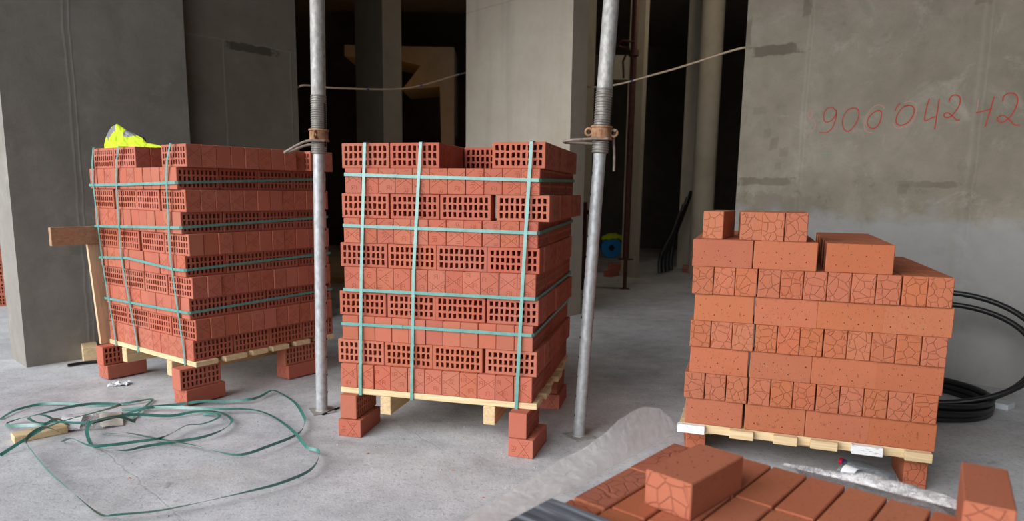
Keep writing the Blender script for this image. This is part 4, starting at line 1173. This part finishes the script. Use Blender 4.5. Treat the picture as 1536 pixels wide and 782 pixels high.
def film(name, grid, m, label, nu=10, th=.0008, crumple=1.0, smooth=True):
    """grid[j][i] control points, refined and crumpled"""
    rows = [catmull(r, nu) for r in grid]
    cols = list(zip(*rows)); cols = [catmull(list(c), nu) for c in cols]
    NI, NJ = len(cols), len(cols[0])
    vs = []
    for i in range(NI):
        for j in range(NJ):
            p = cols[i][j]; f = j / (NJ - 1)
            n = (mnoise.noise_vector(p * 8) * .010 + mnoise.noise_vector(p * 21) * .004 + mnoise.noise_vector(p * 55) * .0015) * crumple
            n.z = abs(n.z)
            vs.append(p + n * min(1, f * 5))
    fs = [[i * NJ + j, (i + 1) * NJ + j, (i + 1) * NJ + j + 1, i * NJ + j + 1] for i in range(NI - 1) for j in range(NJ - 1)]
    o = mesh_obj(name, vs, fs, m, smooth=smooth)
    md = o.modifiers.new('thickness', 'SOLIDIFY'); md.thickness = th
    return tag(o, label, 'plastic film', 'plastic wrap of the foreground pile')
g = [[pe(-.298, .02, .505), pe(-.298, -.14, .503), pe(-.298, -.31, .503), pe(-.298, -.48, .503), pe(-.298, -.64, .503), pe(-.298, -.85, .503)],
     [pe(-.315, .00, .56), pe(-.325, -.14, .555), pe(-.33, -.31, .53), pe(-.335, -.48, .51), pe(-.34, -.64, .50), pe(-.34, -.85, .50)],
     [pe(-.33, -.02, .585), pe(-.35, -.13, .60), pe(-.37, -.31, .555), pe(-.39, -.48, .52), pe(-.40, -.64, .495), pe(-.40, -.85, .48)]]
film('plastic_wrap', g, M['film'], 'milky plastic wrap standing up along the left edge of the pile')
g = [[pe(.02, .012, .500), pe(.12, .012, .502), pe(.22, .014, .503), pe(.34, .014, .504), pe(.42, .012, .505)],
     [pe(.02, .016, .502), pe(.12, .028, .510), pe(.22, .034, .517), pe(.34, .036, .520), pe(.43, .036, .518)],
     [pe(.02, .02, .495), pe(.12, .045, .502), pe(.22, .06, .507), pe(.34, .064, .508), pe(.44, .06, .505)]]
film('plastic_wrap', g, M['film_edge'], 'clear plastic fold along the back edge of the foreground pile', crumple=1.8)
g = [[pe(.03, .045, .49), pe(.16, .055, .50), pe(.28, .062, .505), pe(.38, .064, .505), pe(.44, .06, .50)],
     [pe(.03, .25, .36), pe(.16, .27, .38), pe(.28, .28, .42), pe(.38, .28, .39), pe(.46, .26, .36)],
     [pe(.04, .52, .22), pe(.18, .58, .26), pe(.30, .58, .28), pe(.40, .56, .22), pe(.48, .48, .18)],
     [pe(.08, .80, .10), pe(.22, .88, .17), pe(.33, .88, .18), pe(.42, .80, .10), pe(.50, .70, .05)],
     [pe(.10, .95, .02), pe(.24, 1.02, .05), pe(.34, 1.02, .05), pe(.43, .95, .02), pe(.52, .84, .01)]]
film('plastic_wrap', g, M['film_clear'], 'crumpled clear plastic wrap trailing down behind the foreground pile', 6, crumple=3.0, smooth=False)

# two drink bottles on the floor
def bottle(loc, dirv, label, cap=True, lab=True, blue=False):
    d = Vector(dirv).normalized(); root = empty('plastic_bottle', loc); tag(root, label, 'bottle', 'empty bottles by the right pallet')
    q = Zv.rotation_difference(d).to_matrix()
    def fix(mb): mb.v = [q @ v for v in mb.v]; return mb
    mb = MB(); mb.lathe([(.018, 0), (.030, .004), (.032, .02), (.032, .085), (.030, .095), (.032, .11), (.032, .15), (.026, .185), (.014, .212), (.0125, .225)], 20); fix(mb).build('body', M['pet'], root, True)
    if lab:
        mb = MB(); mb.lathe([(.0328, .022), (.0328, .082)], 20, cap=False); fix(mb).build('paper_band', M['paper'], root, True)
        mb = MB()
        for a0_ in (.9,):
            vs = []
            for zz in (.045, .064):
                for t in range(4): vs.append((.0331 * math.cos(a0_ + t * .12), .0331 * math.sin(a0_ + t * .12), zz))
            mb.add(vs, [[t, t + 1, 5 + t, 4 + t] for t in range(3)])
        fix(mb).build('band_print', M['red_cap'], root)
    if cap:
        mb = MB(); mb.lathe([(.015, .224), (.015, .240), (.013, .242)], 18); fix(mb).build('cap', M['red_cap'], root, True)
        mb = MB(); mb.lathe([(.0152, .216), (.0152, .2235)], 18); fix(mb).build('neck_ring', M['blue_cap'], root, True)
    return root
bottle((1.668, 2.735, .034), (-.115, .205, .0), 'clear bottle with a red cap lying on the floor by the right pallet', lab=False)
bottle((1.505, 2.845, .034), (.105, -.215, .0), 'clear bottle with a white band lying nearer, beside the capped one', cap=False)

# ------------------------------------------------------------------ black hose coil
mb = MB(); P = []
ctr = vec(2.58, 4.20, 0)
Hx = vec(.80, -.60, 0)
tiltv = vec(.45, .53, .72).normalized()
def ringpts(c, X, Y, r1, r2, n=48, ph=0.0, wob=.02, seed=0):
    o = []
    for k in range(n):
        a = 2 * math.pi * k / n + ph
        w = 1 + wob * math.sin(2 * a + seed) + wob * .6 * math.sin(3 * a + 2 * seed)
        o.append(c + X * (r1 * w * math.cos(a)) + Y * (r2 * w * math.sin(a)))
    return o
coil = empty('hose_coil', (2.6, 4.1, 0)); tag(coil, 'coil of thick black hose leaning on the right wall behind the open stack', 'hose')
li = coil.matrix_basis.inverted()
def hose(pts, r=.017, closed=True):
    m_ = MB(); m_.tube(pts, r, 10, closed=closed); m_.v = [li @ v for v in m_.v]; return m_.build('hose_loop', M['rubber'], coil, True)
for k in range(5):   # loops lying flat
    hose(ringpts(vec(2.42 + .015 * (k % 2), 4.02 - .012 * k, .022 + .033 * (k % 3)), Hx, vec(.6, .8, 0), .43 - .028 * (k // 3) + .01 * k, .36 + .008 * k, seed=k, wob=.015))
for k in range(2):   # loops leaning on the wall
    Yl = vec(.35, .36, .55 + .0 * k).normalized()
    hose(ringpts(vec(2.62 + .03 * k, 4.02 + .02 * k, .335 - .035 * k), Hx, Yl, .50 - .03 * k, .40 - .05 * k, seed=k * 2 + 1, wob=.02))

# ------------------------------------------------------------------ deep inside: small things
root = empty('hose_reel', (2.12, 12.9, 0)); tag(root, 'round blue reel standing on the floor deep in the right opening', 'reel')
def xl(mb): mb.v = [vec(v.x, v.z, v.y) for v in mb.v]; return mb
mb = MB(); mb.lathe([(.05, -.06), (.19, -.06), (.195, -.045), (.19, -.03), (.05, -.03)], 32); mb.lathe([(.05, .03), (.19, .03), (.195, .045), (.19, .06), (.05, .06)], 32)
m2 = xl(mb)
for v in m2.v: v.z += .196
m2.build('flange', M['blue'], root, True)
mb = MB(); mb.lathe([(.055, -.065), (.055, .065)], 20); m2 = xl(mb)
for v in m2.v: v.z += .196
m2.build('hub', M['hole'], root, True)
mb = MB(); rr = random.Random(3)
NX, NY = 18, 10; vs = []; fs = []
for j in range(NY + 1):
    for i in range(NX + 1):
        s, t = i / NX, j / NY
        vs.append(vec(-.20 + .42 * s, -.09 + .2 * t, .395 + .07 * math.sin(math.pi * s) * (.6 + .4 * math.sin(math.pi * t)) + .03 * mnoise.noise(vec(s * 5, t * 4, 0)) - .05 * abs(2 * t - 1) ** 2))
n = len(vs)
vs += [v - vec(0, 0, .012) for v in vs[:n]]
for j in range(NY):
    for i in range(NX):
        q = j * (NX + 1) + i; fs += [[q, q + 1, q + NX + 2, q + NX + 1], [n + q, n + q + NX + 1, n + q + NX + 2, n + q + 1]]
vst = mesh_obj('safety_vest', vs, fs, M['hivis'], smooth=True, loc=(2.14, 12.9, 0)); tag(vst, 'yellow green vest draped over the blue reel', 'vest')
for x, y, yw, l in ((1.86, 10.75, .3, 'single red brick on the floor beside the slim pale column'), (2.98, 10.55, -.2, 'red brick on the floor at the foot of the round column')):
    put_brick('hollow_brick', HM[0][0], vec(x, y, .0602), yw, l, 'loose bricks')
put_brick('hollow_brick', HM[0][2], vec(1.66, 10.0, .0442), .9, 'red brick lying flat deep in the right opening', 'loose bricks', flat=True)
# hanging cables by the round column
for k in range(4):
    P = [vec(3.02 - .09 * k, 10.9 - .14 * k, 1.25 - .1 * k), vec(2.9 - .09 * k, 10.8 - .14 * k, .95 - .1 * k), vec(2.76 - .09 * k, 10.75 - .14 * k, .55 - .06 * k), vec(2.70 - .09 * k, 10.7 - .14 * k, .2), vec(2.7 - .09 * k, 10.65 - .14 * k, .03)]
    mb = MB(); mb.tube(catmull(P, 6), .03, 8)
    tag(mb.build('hanging_cable', M['rubber'], smooth=True), 'thick black cable hanging down beside the round column', 'cable', 'black cables by the round column')

# bricks just in view at the far left
for i in range(5):
    put_brick('hollow_brick', HM[1][i % 3], vec(-5.12, 6.95, .062 + i * PITCH_Z), .3, 'red brick at the far left picture edge, %s up from the floor' % ORD[i], 'bricks at the far left edge')
    put_brick('hollow_brick', HM[1][(i + 1) % 3], vec(-5.36, 6.87, .062 + i * PITCH_Z), .3, 'red brick at far left, outer one, %s up from the floor' % ORD[i], 'bricks at the far left edge')

# ------------------------------------------------------------------ light
w = bpy.data.worlds.new('sky'); scene.world = w; w.use_nodes = True
nt = w.node_tree; bg = nt.nodes['Background']
tc = nt.nodes.new('ShaderNodeTexCoord')
dt = nt.nodes.new('ShaderNodeVectorMath'); dt.operation = 'DOT_PRODUCT'
nt.links.new(tc.outputs['Generated'], dt.inputs[0]); dt.inputs[1].default_value = Vector((-.72, -.60, .30)).normalized()
rp = nt.nodes.new('ShaderNodeValToRGB'); nt.links.new(dt.outputs['Value'], rp.inputs[0])
cr_ = rp.color_ramp
cr_.elements[0].position = .42; cr_.elements[0].color = (.008, .009, .011, 1)
cr_.elements[1].position = 1.0; cr_.elements[1].color = (.97, .985, 1.0, 1)
e = cr_.elements.new(.76); e.color = (.20, .21, .225, 1)
nt.links.new(rp.outputs[0], bg.inputs['Color']); bg.inputs['Strength'].default_value = 5.35
# warm site lamp burning behind the first inner column
lp = bpy.data.lights.new('site_lamp', 'POINT'); lp.energy = 4.5; lp.color = (1, .42, .06); lp.shadow_soft_size = .08
lo = bpy.data.objects.new('site_lamp', lp); link(lo); lo.location = (-1.95, 10.9, 2.3)

lp = bpy.data.lights.new('site_lamp', 'POINT'); lp.energy = 22; lp.color = (1, .86, .68); lp.shadow_soft_size = .15  # added fill that brightens the inner columns, no such lamp known
lo = bpy.data.objects.new('site_lamp', lp); link(lo); lo.location = (2.7, 8.3, 3.9)
# ------------------------------------------------------------------ view
vs_ = scene.view_settings
scene.display_settings.display_device = 'sRGB'
vs_.view_transform = 'Standard'; vs_.look = 'None'; vs_.exposure = 0.6; vs_.gamma = 1.0; vs_.use_curve_mapping = False
scene.cycles.use_denoising = True
scene.cycles.max_bounces = 8; scene.cycles.diffuse_bounces = 4; scene.cycles.transparent_max_bounces = 16
